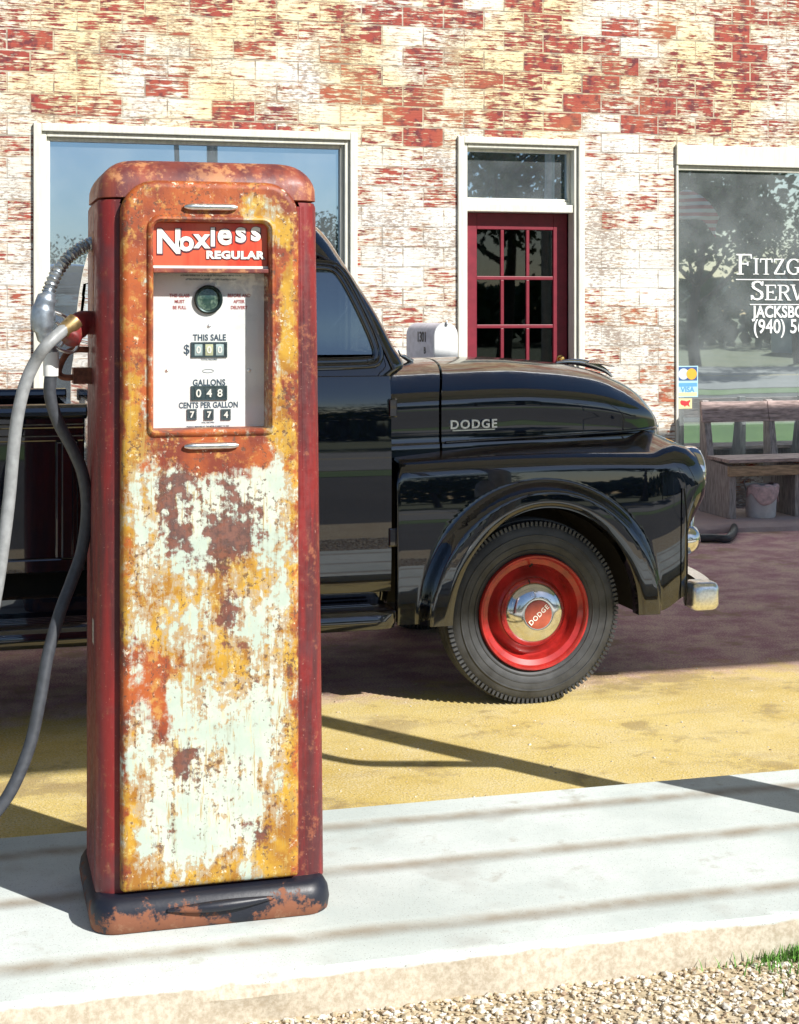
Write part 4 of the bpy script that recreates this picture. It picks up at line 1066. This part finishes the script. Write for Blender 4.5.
# ---- front end
fp = MB(); 
fp.rings([[(x, y, z) for y, z in rrect(6.25, 2*TC-6.25, .46, 1.02, .08, 5)] for x in (2.80, 2.93)]); fp.build('front_panel', M_PAINT, truck, smooth=40)
for k, z in enumerate((.56, .67, .78)):
    gb = MB(); gb.tube([(2.93+.10*(1-((y-TC)/.66)**2)+.012, y, z) for y in np.linspace(TC-.62, TC+.62, 17)], .026, 10); gb.build('grille_bar', M_CHROME, truck, smooth=60)
for nr in (True, False):
    hl = MB(); c = (3.012, 6.215, .900)
    hl.lathe([(.105,-.05),(.112,.0),(.114,.022),(.106,.034),(.096,.036)], c, 'x', 40); ring = (hl if nr else mirror(hl)).build('headlight', M_CHROME, truck, smooth=60)
    ln = MB(); ln.lathe([(.098,.034),(.085,.045),(.06,.056),(.03,.062),(0.0005,.064)], c, 'x', 40); (ln if nr else mirror(ln)).build('lens', glass('headlamp_glass%d' % nr, .35, (.95,.95,.9), (.7,.7,.7)), ring, smooth=60)
    rf_ = MB(); rf_.lathe([(.097,.028),(.07,-.02),(.0005,-.04)], c, 'x', 32); (rf_ if nr else mirror(rf_)).build('reflector', M_CHROME, ring, smooth=60)
    pk = MB(); pk.lathe([(.062,-.04),(.068,.0),(.066,.03),(.052,.055),(.03,.070),(.0005,.075)], (2.965, 6.17, .62), 'x', 32); (pk if nr else mirror(pk)).build('parking_light', M_CHROME, truck, smooth=60)
    bz_ = MB(); bz_.tube([(2.975,6.145,.80),(2.98,6.12,.74),(2.975,6.11,.68)], [.014,.016,.012], 10); (bz_ if nr else mirror(bz_)).build('grille_horn', M_CHROME, truck, smooth=60)
bp = MB(); rs = []
for k in range(41):
    t = -1+2*k/40; y = TC+t*.84; x = 3.12-.09*abs(t)**3
    yaw = 0.0
    prof = [(-.055,.345),(-.005,.335),(.012,.36),(.020,.40),(.012,.44),(-.005,.462),(-.055,.455)]
    if k in (0, 40): prof = [(px_*.9-.003, .398+(pz_-.398)*.86) for px_, pz_ in prof]
    rs.append([(x+px_, y, pz_) for px_, pz_ in prof])
bp.rings(rs); bp.build('bumper', M_DULLCHROME, truck, smooth=35)
for nr in (True, False):
    e = MB(); rs = []
    for k in range(7):
        a = k/6*PI/2; rs.append([(2.985+.045*math.sin(a)*1.0+px_*0 + (.02 if 0 < j < 6 else 0)*1.0*math.sin(a), 6.03+.035*(1-math.sin(a))*0+.04*(1-math.cos(a))*0-.012*math.sin(a), pz_) for j, (px_, pz_) in enumerate(((0,.345),(0,.335),(0,.36),(0,.40),(0,.44),(0,.462),(0,.455)))])
    e2 = MB().rings([[(x, y, z) for x, z in rrect(2.935+d, 3.062-d, .338+d, .458-d, .03, 5)] for y, d in ((6.10, 0), (6.03, 0), (6.012, .006), (6.004, .018), (6.001, .03))])
    (e2 if nr else mirror(e2)).build('bumper_end', M_DULLCHROME, truck, smooth=60)
    br2 = MB().box(2.5, 3.06, TC-.42, TC-.36, .36, .44); (br2 if nr else mirror(br2)).build('bumper_bracket', M_DARK, truck)
# ---- underbody, running boards, bed
MB().box(-1.8, 2.85, TC-.42, TC+.42, .36, .62).build('chassis', M_DARK, truck)
MB().box(1.72, 2.80, TC-.40, TC+.40, .6, 1.0).build('engine_bay', M_DARK, truck)
MB().tube([(WX, 6.18, WZ), (WX, 2*TC-6.18, WZ)], .045, 10).build('axle', M_DARK, truck); MB().tube([(-.56, 6.18, WZ), (-.56, 2*TC-6.18, WZ)], .045, 10).build('axle', M_DARK, truck)
for nr in (True, False):
    r = MB(); rs = []
    pr = [(6.30,.425),(6.02,.425),(5.985,.418),(5.968,.40),(5.965,.365),(5.975,.345),(6.0,.338),(6.30,.338)]
    for x, e in ((.0,.0),(1.56,0),(1.61,.004),(1.635,.014),(1.645,.028)): rs.append([(x, y+(e if y < 6.2 else 0), z-e*.3 if z > .4 else z+e*.3) for y, z in pr])
    r.rings(rs)
    rb = (r if nr else mirror(r)).build('running_board', M_PAINT, truck, smooth=40)
    rd = MB()
    for k in range(6): rd.tube([(.02, 6.04+.030*k, .4262), (1.56, 6.04+.030*k, .4262)], .0045, 6)
    (rd if nr else mirror(rd)).build('tread_rib', M_PAINT, rb, smooth=60)
    sl = MB().box(-.05, 1.645, 6.14, 6.20, .42, .50); (sl if nr else mirror(sl)).build('sill', M_PAINT, truck)
    # bed side
    b = MB(); yb0 = 6.225
    b.box(-2.0, .455, yb0, yb0+.03, .60, 1.20)
    b.tube([(-2.02, yb0+.005, 1.205), (.465, yb0+.005, 1.205)], .030, 12)
    b.box(-2.0, .455, yb0-.022, yb0, .585, .64)
    b.box(-2.0, .455, yb0-.015, yb0, 1.09, 1.115)
    b.box(-2.0, .455, yb0-.015, yb0, 1.14, 1.16)
    for xx in (.345, -.62, -1.55):
        b.box(xx, xx+.085, yb0-.028, yb0, .64, 1.09); b.box(xx+.02, xx+.065, yb0-.040, yb0-.028, .64, 1.09)
    (b if nr else mirror(b)).build('bed_side', M_PAINT, truck, bevel=.006)
    rf = MB(); rs = []
    for y, e in ((yb0, .0), (6.10, .0), (6.02, -.02), (5.985, -.06)):
        rs.append([(-.56+(.52+e)*math.cos(a), y, .36+(.50+e)*math.sin(a)) for a in [PI*k/30 for k in range(31)]])
    rs.append([(-.56+.42*math.cos(a), 5.99, .36+.40*math.sin(a)) for a in [PI*k/30 for k in range(31)]])
    rf.grid(rs); (rf if nr else mirror(rf)).build('rear_fender', M_PAINT, truck, smooth=60)
MB().box(-2.0, .455, yb0+.03, 2*TC-yb0-.03, .60, .64).build('bed_floor', M_WOOD, truck)
MB().box(.42, .455, yb0+.03, 2*TC-yb0-.03, .64, 1.2).build('bed_front', M_PAINT, truck)
MB().box(-2.03, -2.0, yb0, 2*TC-yb0, .62, 1.2).build('tailgate', M_PAINT, truck, bevel=.006)
# ---- wheels
def wheel(cx, cy, cz_, out=-1):
    """out=-1 : outer face towards -y"""
    root = bpy.data.objects.new('wheel', None); COL.objects.link(root); root.parent = truck
    root.location = Vector((cx, cy, cz_)) - Vector(truck.location)
    s = out; c = (cx, cy, cz_); 
    ty = MB()
    prof = [(.225,.075),(.235,.082),(.262,.090),(.290,.092),(.318,.086),(.337,.074),(.347,.062),(.3535,.045),(.355,.02),(.355,0)]
    full_ = [(r, s*h) for r, h in prof] + [(r, -s*h) for r, h in prof[::-1][1:]]
    ty.lathe(full_, c, seg=96)
    # raised sidewall ribs
    for rr_, hh in ((.300,.0915),(.270,.0905),(.243,.0855)):
        ty.lathe([(rr_-.0035, s*(hh-.001)),(rr_-.002, s*(hh+.0022)),(rr_+.002, s*(hh+.0022)),(rr_+.0035, s*(hh-.001))], c, seg=96)
    tyre = ty.build('tyre', M_RUBBER, root, smooth=60)
    lug = MB(); N = 118
    for k in range(N):
        a = 2*PI*k/N; rot = Matrix.Rotation(-a, 3, 'Y')
        for sd in (1, -1):
            lug.obox(Vector(c)+rot@Vector((.3425, 0, 0))+Vector((0, sd*.066, 0)), .0185, .028, .0100, rot)
    lug.lathe([(.350,-.040),(.3585,-.038),(.3585,-.026),(.350,-.024)], c, seg=96); lug.lathe([(.350,-.008),(.3585,-.006),(.3585,.006),(.350,.008)], c, seg=96); lug.lathe([(.350,.024),(.3585,.026),(.3585,.038),(.350,.040)], c, seg=96)
    lug.build('tread', M_RUBBER, tyre)
    rim = MB(); rim.lathe([(.224,s*.070),(.2235,s*.088),(.220,s*.0935),(.214,s*.0925),(.209,s*.085),(.206,s*.074),(.196,s*.070),(.186,s*.066),(.181,s*.052),(.178,s*.030),(.172,s*.022),(.160,s*.030),(.146,s*.046),(.134,s*.060),(.125,s*.064),(.116,s*.060),(.09,s*.060),(.0005,s*.060)], c, seg=96)
    rm = rim.build('rim', M_RIM, root, smooth=35)
    ar = MB(); 
    hc = MB(); hc.lathe([(.132,s*.056),(.134,s*.064),(.130,s*.070),(.124,s*.082),(.112,s*.102),(.092,s*.117),(.070,s*.125),(.060,s*.1275),(.056,s*.1265),(.030,s*.130),(.0005,s*.131)], c, seg=96)
    cap = hc.build('hubcap', M_CHROME, root, smooth=50)
    md = MB(); md.lathe([(.0555,s*.127),(.052,s*.1295),(.030,s*.1322),(.0005,s*.1335)], c, seg=48); md.build('medallion', simple('faded_red_medallion', (.50,.12,.08), .3, .3, .1, 30), cap, smooth=50)
    if s < 0:
        tx = text('DODGE', .026, (cx, cy-.1335, cz_), M_LET, cap, 'hubcap_lettering', .0012, bold=.0004, rot=(PI/2, math.radians(-42), 0), spacing=1.15)
    vs = MB(); vs.tube([(cx-.012, cy+s*.06, cz_+.176), (cx-.014, cy+s*.095, cz_+.190)], .004, 6); vs.build('valve', M_DARK, rm)
    return root
for wx_, wy_, o_s in ((WX, 6.10, -1), (-.56, 6.10, -1), (WX, 2*TC-6.10, 1), (-.56, 2*TC-6.10, 1)):
    wr_ = wheel(wx_, wy_, WZ, o_s); wr_.scale = (WR/.355, 1, WR/.355)
# ================================================================== mailbox on its post
MY = 10.72
mx = thing('mailbox', (on_y(430,350,MY).x, MY, 0), 'dented pale metal mailbox with black numbers between the truck and the door', 'mailbox')
M_MAIL = simple('pale_painted_metal', (.60,.58,.64), .5, .0, .12, 18, .15)
mc = on_y(431, 357, MY); zb0 = mc.z-.02; L, W, Hh = .46, .172, .262
rotm = Matrix.Rotation(math.radians(-50), 3, 'Z')       # local -y is the door end
def arch(w, h, n=12):
    r = w/2; pts = [(-r, 0), (-r, h-r)] + [(-r*math.cos(PI*k/n), h-r+r*math.sin(PI*k/n)) for k in range(1, n)] + [(r, h-r), (r, 0)]
    return pts
def mloc(x, y, z): v = rotm @ Vector((x, y, 0)); return (mc.x+v.x, MY+v.y, zb0+z)
rotm = Matrix.Rotation(math.radians(9), 3, 'Z')
b = MB(); b.rings([[mloc(x, y, z) for x, z in arch(W, Hh)] for y in (-L/2, L/2)]); box_ = b.build('box', M_MAIL, mx, smooth=40)
b = MB(); b.rings([[mloc(x*s, y, z) for x, z in arch(W+.012, Hh+.006)] for y, s in ((-L/2-.001,1),(-L/2-.010,1),(-L/2-.014,.96))]); b.build('door', simple('white_mailbox_door', (.68,.70,.71), .5, .0, .08, 14, .15), mx, smooth=40)
MB().tube([mloc(0,-L/2-.012,Hh-.02), mloc(0,-L/2-.03,Hh-.005), mloc(0,-L/2-.02,Hh+.018)], .007, 8).build('latch', M_GALV, mx, smooth=60)
MB().box(mc.x-.045, mc.x+.045, MY-.045, MY+.045, 0, zb0-.001).build('post', M_WOOD2, mx)
side_rot = (PI/2, 0, math.radians(9)-PI/2)
INKB = simple('black_number_paint', (.03,.03,.03), .5, var=.03)
n1 = text('1301', .10, mloc(-W/2-.002, -.03, .165), INKB, mx, 'number', .0005, rot=side_rot, bold=.002, sx=.8)
n2 = text('B', .065, mloc(-W/2-.002, -.08, .07), INKB, mx, 'number', .0005, rot=side_rot, bold=.001, sx=.9)
# ================================================================== bench
bx0 = on_y(702, 500, 10.85).x
bench = thing('bench', (bx0+1.4, 10.85, WALK_Z), 'weathered wooden bench under the lettered shop window', 'bench')
yb_f, yb_b = 10.55, 11.02
zs = on_y(740, 462, 10.6).z
zt_ = on_y(740, 401, 11.0).z
NB = 4; sp_x = on_y(776, 450, 10.9).x-on_y(712, 450, 10.9).x
for k in range(NB):
    x = on_y(712, 450, 10.9).x + k*sp_x
    s = MB(); pts = [(yb_f, WALK_Z), (yb_f, zs-.03), (yb_b-.12, zs), (yb_b-.03, zt_+.01), (yb_b+.02, zt_+.01), (yb_b+.02, WALK_Z)]
    s.rings([[(xx, y, z) for y, z in pts] for xx in (x-.035, x+.02)]); s.build('side_panel', M_WOOD2, bench, bevel=.004)
xa, xb = on_y(712, 450, 10.9).x-.033, on_y(712, 450, 10.9).x+(NB-1)*sp_x+.018
for k in range(3):
    MB().box(xa-.02, xb+.02, yb_f-.03+.125*k, yb_f+.085+.125*k, zs+.001, zs+.026).build('seat_board', M_WOOD, bench, bevel=.003)
za, zb_ = on_y(740, 476, yb_f).z, on_y(740, 466, yb_f).z
MB().box(xa-.02, xb+.02, yb_f-.028, yb_f-.002, za, zb_).build('apron_board', simple('raw_plank', (.40,.27,.17), .8, 0, .4, 5, .3, st=(2,14,14)), bench, bevel=.003)
zc, zd = on_y(740, 421, yb_b).z, on_y(740, 401, yb_b).z
bb = MB(); 
for (p, q) in (((xa-.02), (xa+sp_x)), ((xa+sp_x+.004), (xa+2*sp_x)), ((xa+2*sp_x+.004), (xb+.02))):
    bb = MB(); bb.add([(p, yb_b-.075, zc), (q, yb_b-.075, zc), (q, yb_b-.05, zc), (p, yb_b-.05, zc), (p, yb_b-.038, zd), (q, yb_b-.038, zd), (q, yb_b-.013, zd), (p, yb_b-.013, zd)], [(0,3,2,1),(4,5,6,7),(0,1,5,4),(1,2,6,5),(2,3,7,6),(3,0,4,7)])
    bb.build('back_board', M_WOOD, bench, bevel=.003)
# bucket
kx = on_y(761, 518, 10.62)
bk = thing('paint_bucket', (kx.x, 10.62, WALK_Z), 'white paint bucket with a rag over its rim under the bench', 'bucket')
hB = on_y(761, 485, 10.62).z-WALK_Z
MB().lathe([(.0005,.003),(.098,.003),(.104,.0),(.108,.01),(.118,hB-.05),(.121,hB-.045),(.121,hB-.03),(.119,hB-.028),(.122,hB),(.126,hB+.003),(.118,hB+.002),(.105,.02),(.0005,.012)], (kx.x,10.62,WALK_Z), 'z', 40).build('pail', simple('white_pail_plastic', (.66,.63,.64), .5, 0, .08), bk, smooth=40)
rg = MB(); rows = []
for j in range(9):
    row = []
    for k in range(25):
        a = PI*1.05 + k/24*PI*1.15; d = j/8
        r = (.10+.03*min(1, d*3)) + .006*math.sin(a*9+d*3); drop = max(0, d-.2)*(.06+.09*abs(math.sin(a*1.6+.6)))
        row.append((kx.x+r*math.cos(a), 10.62+r*math.sin(a), WALK_Z+hB+.012+.006*math.sin(a*7)-drop*1.25))
    rows.append(row)
rg.grid(rows); ro = rg.build('rag', simple('stained_pink_rag', (.60,.42,.42), .9, 0, .2, 30), bk, smooth=60); so = ro.modifiers.new('thick', 'SOLIDIFY'); so.thickness = .004
MB().tube(spline([(kx.x-.122,10.62,WALK_Z+hB-.03),(kx.x-.15,10.60,WALK_Z+hB+.03),(kx.x-.12,10.58,WALK_Z+hB+.06)], 4), .004, 6).build('handle', M_GALV, bk, smooth=60)
# black pipe on the ground
A = on_z(700, 520, .03)
pp = MB().tube(spline([tuple(on_z(688,512,.03)), tuple(on_z(704,517,.03)), tuple(on_z(720,521,.03)), tuple(on_z(731,523,.03)), tuple(on_z(734,530,.03)), tuple(on_z(728,538,.03)), tuple(on_z(714,538,.03)), tuple(on_z(700,538,.03))], 6), .028, 12)
tag(pp.build('black_pipe', simple('black_rubber_pipe', (.04,.04,.045), .5), smooth=60), 'bent black pipe lying on the paving before the bench', 'pipe')
# ================================================================== canopy above the pumps (unseen; edges set by where its shade should fall)
cn = thing('shade_canopy', (3.0, 3.75, 0), 'unseen flat canopy on round columns, sized to shade truck and driveway', 'canopy')
CZ0 = 4.5; k_ = math.cos(SUN_AZ)/math.tan(SUN_EL); kx_ = math.sin(SUN_AZ)/math.tan(SUN_EL)
cy0 = 6.40-k_*CZ0; cy1 = 11.8-k_*CZ0
M_SHADE_CANOPY = simple('white_shade_canopy_paint', (.72,.72,.68), .7)
MB().box(-3.2, 13, cy0, cy1, CZ0, CZ0+.14).build('shade_canopy_deck', M_SHADE_CANOPY, cn)
MB().box(.0+kx_*CZ0, 1.15+kx_*CZ0, 5.55-k_*CZ0, cy0-.005, CZ0, CZ0+.12).build('shade_panel', M_SHADE_CANOPY, cn)  # panel added only to shade the ground behind the pump
cyp = 3.75; px1 = on_z(560,775,0).x + (on_z(560,775,0).y-cyp)*math.tan(SUN_AZ)
for x in (px1, -1.75, 7.2):
    MB().tube([(x, cyp, SLAB_Z), (x, cyp, CZ0)], .065, 20).build('shade_canopy_column', M_GALV, cn, smooth=60)
    MB().lathe([(.055,.03),(.13,.022),(.14,0)], (x, cyp, SLAB_Z), 'z', 24, False).build('shade_canopy_column_foot', M_GALV, cn, smooth=40)
MB().box(-3.0, 12.8, cyp-.08, cyp+.08, CZ0-.18, CZ0-.001).build('shade_canopy_beam', M_GALV, cn)
q = on_z(480, 795, 0); vx = q.x + (q.y-cyp)*math.tan(SUN_AZ)
MB().tube([(px1-.06, cyp-.03, SLAB_Z), (px1-.06, cyp-.03, .92), (px1-.06, cyp-.03, .98), (px1-.06, cyp-.03, 1.02)], [.08,.08,.07,.04], 24).build('shadow_sleeve', M_GALV, cn, smooth=50)  # added sleeve that broadens the column shadow on the slab
vp = MB(); vp.tube(spline([(px1-.02, cyp, 1.32), (px1-.10, cyp, 1.34), ((px1+vx)/2, cyp, 1.38), (vx+.08, cyp, 1.42), (vx+.02, cyp, 1.46), (vx, cyp, 1.56), (vx, cyp, 1.8), (vx, cyp, 2.4), (vx, cyp, CZ0-.01)], 7), .03, 12)
vp.build('shadow_pipe', M_GALV, cn, smooth=60)  # unseen pipe added to cast the second thin shadow stripe
# ================================================================== across the road (seen mirrored in the glass and paint)
def tree(x, y, h, cr, label, seed, mat, group='trees across the road', n=3800, bare=0):
    rng = random.Random(seed); t = thing('tree', (x, y, 0), label, 'tree', group)
    tr = MB(); tr.tube(spline([(x,y,-.1),(x+rng.uniform(-.2,.2),y,h*.2),(x+rng.uniform(-.3,.3),y,h*.45),(x+rng.uniform(-.4,.4),y,h*.8)], 5), [.22*h/8*(1-.055*k) for k in range(16)], 8)
    tips = []
    for k in range(11):
        a = rng.uniform(0, 6.28); z0 = h*rng.uniform(.22, .6); r = cr*rng.uniform(.5, .9); e = (x+r*math.cos(a), y+r*math.sin(a), z0+h*rng.uniform(.12, .35))
        tr.tube(spline([(x,y,z0),((x+e[0])/2, (y+e[1])/2, z0+(e[2]-z0)*.35), e], 3), [.09*h/8*(1-.13*j) for j in range(7)], 5); tips.append(e)
    tr.build('trunk', M_BARK, t, smooth=60)
    cl = [(x+rng.gauss(0,.42)*cr, y+rng.gauss(0,.42)*cr, h*rng.uniform(.36,.95), cr*rng.uniform(.22,.42)) for _ in range(18)] + [(e[0], e[1], e[2], cr*rng.uniform(.2,.34)) for e in tips]
    cb = MB()
    for i in range(n):
        c = rng.choice(cl); v = Vector((rng.gauss(0,1), rng.gauss(0,1), rng.gauss(0,.8))).normalized()*c[3]*rng.uniform(.45,1.1)
        p = Vector(c[:3])+v; s = rng.uniform(.09,.2)*h/8
        a_ = Vector((rng.uniform(-1,1), rng.uniform(-1,1), rng.uniform(-1,1))).normalized(); b_ = a_.orthogonal().normalized()
        cb.add([p-a_*s, p+b_*s*.5, p+a_*s, p-b_*s*.5], [(0,1,2,3)])
    cb.build('crown', mat, t, recalc=False)
TR = [(20.6,-19.5,7.6,2.9,'dark full tree across the road mirrored in the lettered window',M_LEAF,6500),
 (16.3,-24,10,3.8,'tall thin crowned tree across the road mirrored above the red door',M_LEAF2,3000),
 (24.8,-21,5.0,2.2,'small bushy tree across the road beside the metal shed',M_LEAF,3000),
 (11.2,-25,4.4,2.6,'low round tree across the road nearest the tall thin crowned tree',M_LEAF,3800),
 (6.6,-26,3.9,2.5,'low olive tree in the middle of the row across the road',M_LEAF2,3800),
 (2.0,-25,3.5,2.4,'low dark tree across the road straight opposite the fuel pump',M_LEAF,3800),
 (-3.5,-26,4.2,2.8,'wide olive tree across the road left of the low dark tree',M_LEAF2,3800),
 (-10,-24,6.5,3.2,'big dark tree farthest left across the road',M_LEAF,3800)]
for k_t, (x, y, h, cr, lb, mt, n) in enumerate(TR): tree(x, y, h, cr, lb, k_t+1, mt, n=n)
def far_wood():
    rng = random.Random(9); mb = MB()
    for i in range(16000):
        a = rng.uniform(-1.35, 1.35)-PI/2; d = rng.uniform(48, 60); x, y = d*math.cos(a)*1.2, d*math.sin(a)
        hh = (3.0 + 1.6*mnoise.noise((a*9, 0, 0)) + .8*mnoise.noise((a*31, 2, 0)))
        z = hh*rng.random()**.7; s = rng.uniform(.25, .6)
        a_ = Vector((rng.uniform(-1,1), rng.uniform(-1,1), rng.uniform(-1,1))).normalized(); b_ = a_.orthogonal().normalized(); p = Vector((x, y, z))
        mb.add([p-a_*s, p+b_*s*.6, p+a_*s, p-b_*s*.6], [(0,1,2,3)])
    tag(mb.build('far_woods', M_LEAF, recalc=False), 'low line of woods along the far side of the field', 'woods', kind='stuff')
far_wood()
def blades():
    return
sheet('verge', -60, 60, -6.6, -4.9, .003, plain_ground('short_green_verge', (.10,.20,.04), (.16,.26,.06), .8, 25))
sheet('grass_strip', 8.0, 40, 2.2, 7.0, .004, plain_ground('green_strip', (.10,.22,.04), (.15,.28,.06), .8, 25))
fp_ = thing('flag_pole', (11.9, -3.2, 0), 'white pole with a striped flag beside the road', 'flag pole')
MB().tube([(11.9,-3.2,0),(11.9,-3.2,4.6)], .035, 10).build('pole', M_WHITE, fp_, smooth=60)
mF = Mat('striped_flag', .8); w_ = mF.node('ShaderNodeTexWave', {'Vector': mF.map((0,0,1)), 'Scale': 2.6}, bands_direction='Z').outputs['Fac']
mF.set('Base Color', mF.mix(mF.step(w_, .45, .55), (.72,.70,.68), (.50,.05,.06)))
fl = MB(); rows = []
for j in range(10):
    rows.append([(11.94+u*1.1, -3.2+.09*math.sin(u*9+j*.3), 3.62-j*.062*(1-.35*u)+.16*math.sin(u*2.6)-u*u*u*.42-.025*math.sin(u*9+j*.4)) for u in np.linspace(0, 1, 24)])
fl.grid(rows); fo = fl.build('flag', mF.m, fp_, smooth=60); fs = fo.modifiers.new('thick', 'SOLIDIFY'); fs.thickness = .004
sh = thing('metal_shed', (44, -28, 0), 'long pale metal shed with a low gable across the road', 'shed')
M_SHED = simple('pale_ribbed_metal', (.42,.46,.47), .5, .2, .1, 3, st=(4,4,.1))
MB().rings([[(31,-34,0),(31,-22,0),(31,-22,3.3),(31,-28,4.7),(31,-34,3.3)], [(57,-34,0),(57,-22,0),(57,-22,3.3),(57,-28,4.7),(57,-34,3.3)]]).build('wall', M_SHED, sh)
MB().add([(30.6,-21.6,3.22),(57.4,-21.6,3.22),(57.4,-28,4.78),(30.6,-28,4.78),(30.6,-21.6,3.32),(57.4,-21.6,3.32),(57.4,-28,4.88),(30.6,-28,4.88)], [(0,3,2,1),(4,5,6,7),(0,1,5,4),(1,2,6,5),(2,3,7,6),(3,0,4,7)]).build('roof', simple('roof_sheet', (.50,.53,.55), .45, .3), sh)
MB().box(35, 38.5, -21.99, -21.93, 0, 2.8).build('roller_door', simple('grey_roller_door', (.30,.31,.32), .5), sh)
# ================================================================== light, sky, camera
w = bpy.data.worlds.new('World'); scene.world = w; w.use_nodes = True; t = w.node_tree
sky = t.nodes.new('ShaderNodeTexSky'); sky.sky_type = 'NISHITA'; sky.sun_disc = False
sky.sun_elevation = SUN_EL; sky.sun_rotation = math.atan2(SUN.x, SUN.y)
sky.air_density = 1.1; sky.dust_density = .35; sky.ozone_density = 3.0
bg = t.nodes['Background']; t.links.new(sky.outputs[0], bg.inputs[0]); bg.inputs[1].default_value = .07
sl = bpy.data.lights.new('sun', 'SUN'); sl.energy = 5.0; sl.angle = math.radians(.55); sl.color = (1, .97, .91)
so = bpy.data.objects.new('sun', sl); COL.objects.link(so); so.rotation_euler = SUN.to_track_quat('Z', 'Y').to_euler(); so.location = (5, -5, 12)
cam = bpy.data.cameras.new('camera'); co = bpy.data.objects.new('camera', cam); COL.objects.link(co); scene.camera = co
cam.sensor_fit = 'VERTICAL'; cam.sensor_height = 36; cam.lens = F_PX/1024*36; cam.shift_y = -(512-HOR)/1024; cam.clip_end = 1500; cam.clip_start = .05
co.location = (0, 0, EYE); co.rotation_euler = (PI/2, 0, -PHI)
vs = scene.view_settings; vs.view_transform = 'Standard'; vs.look = 'None'; vs.gamma = 1; vs.use_curve_mapping = False; vs.exposure = 0.45
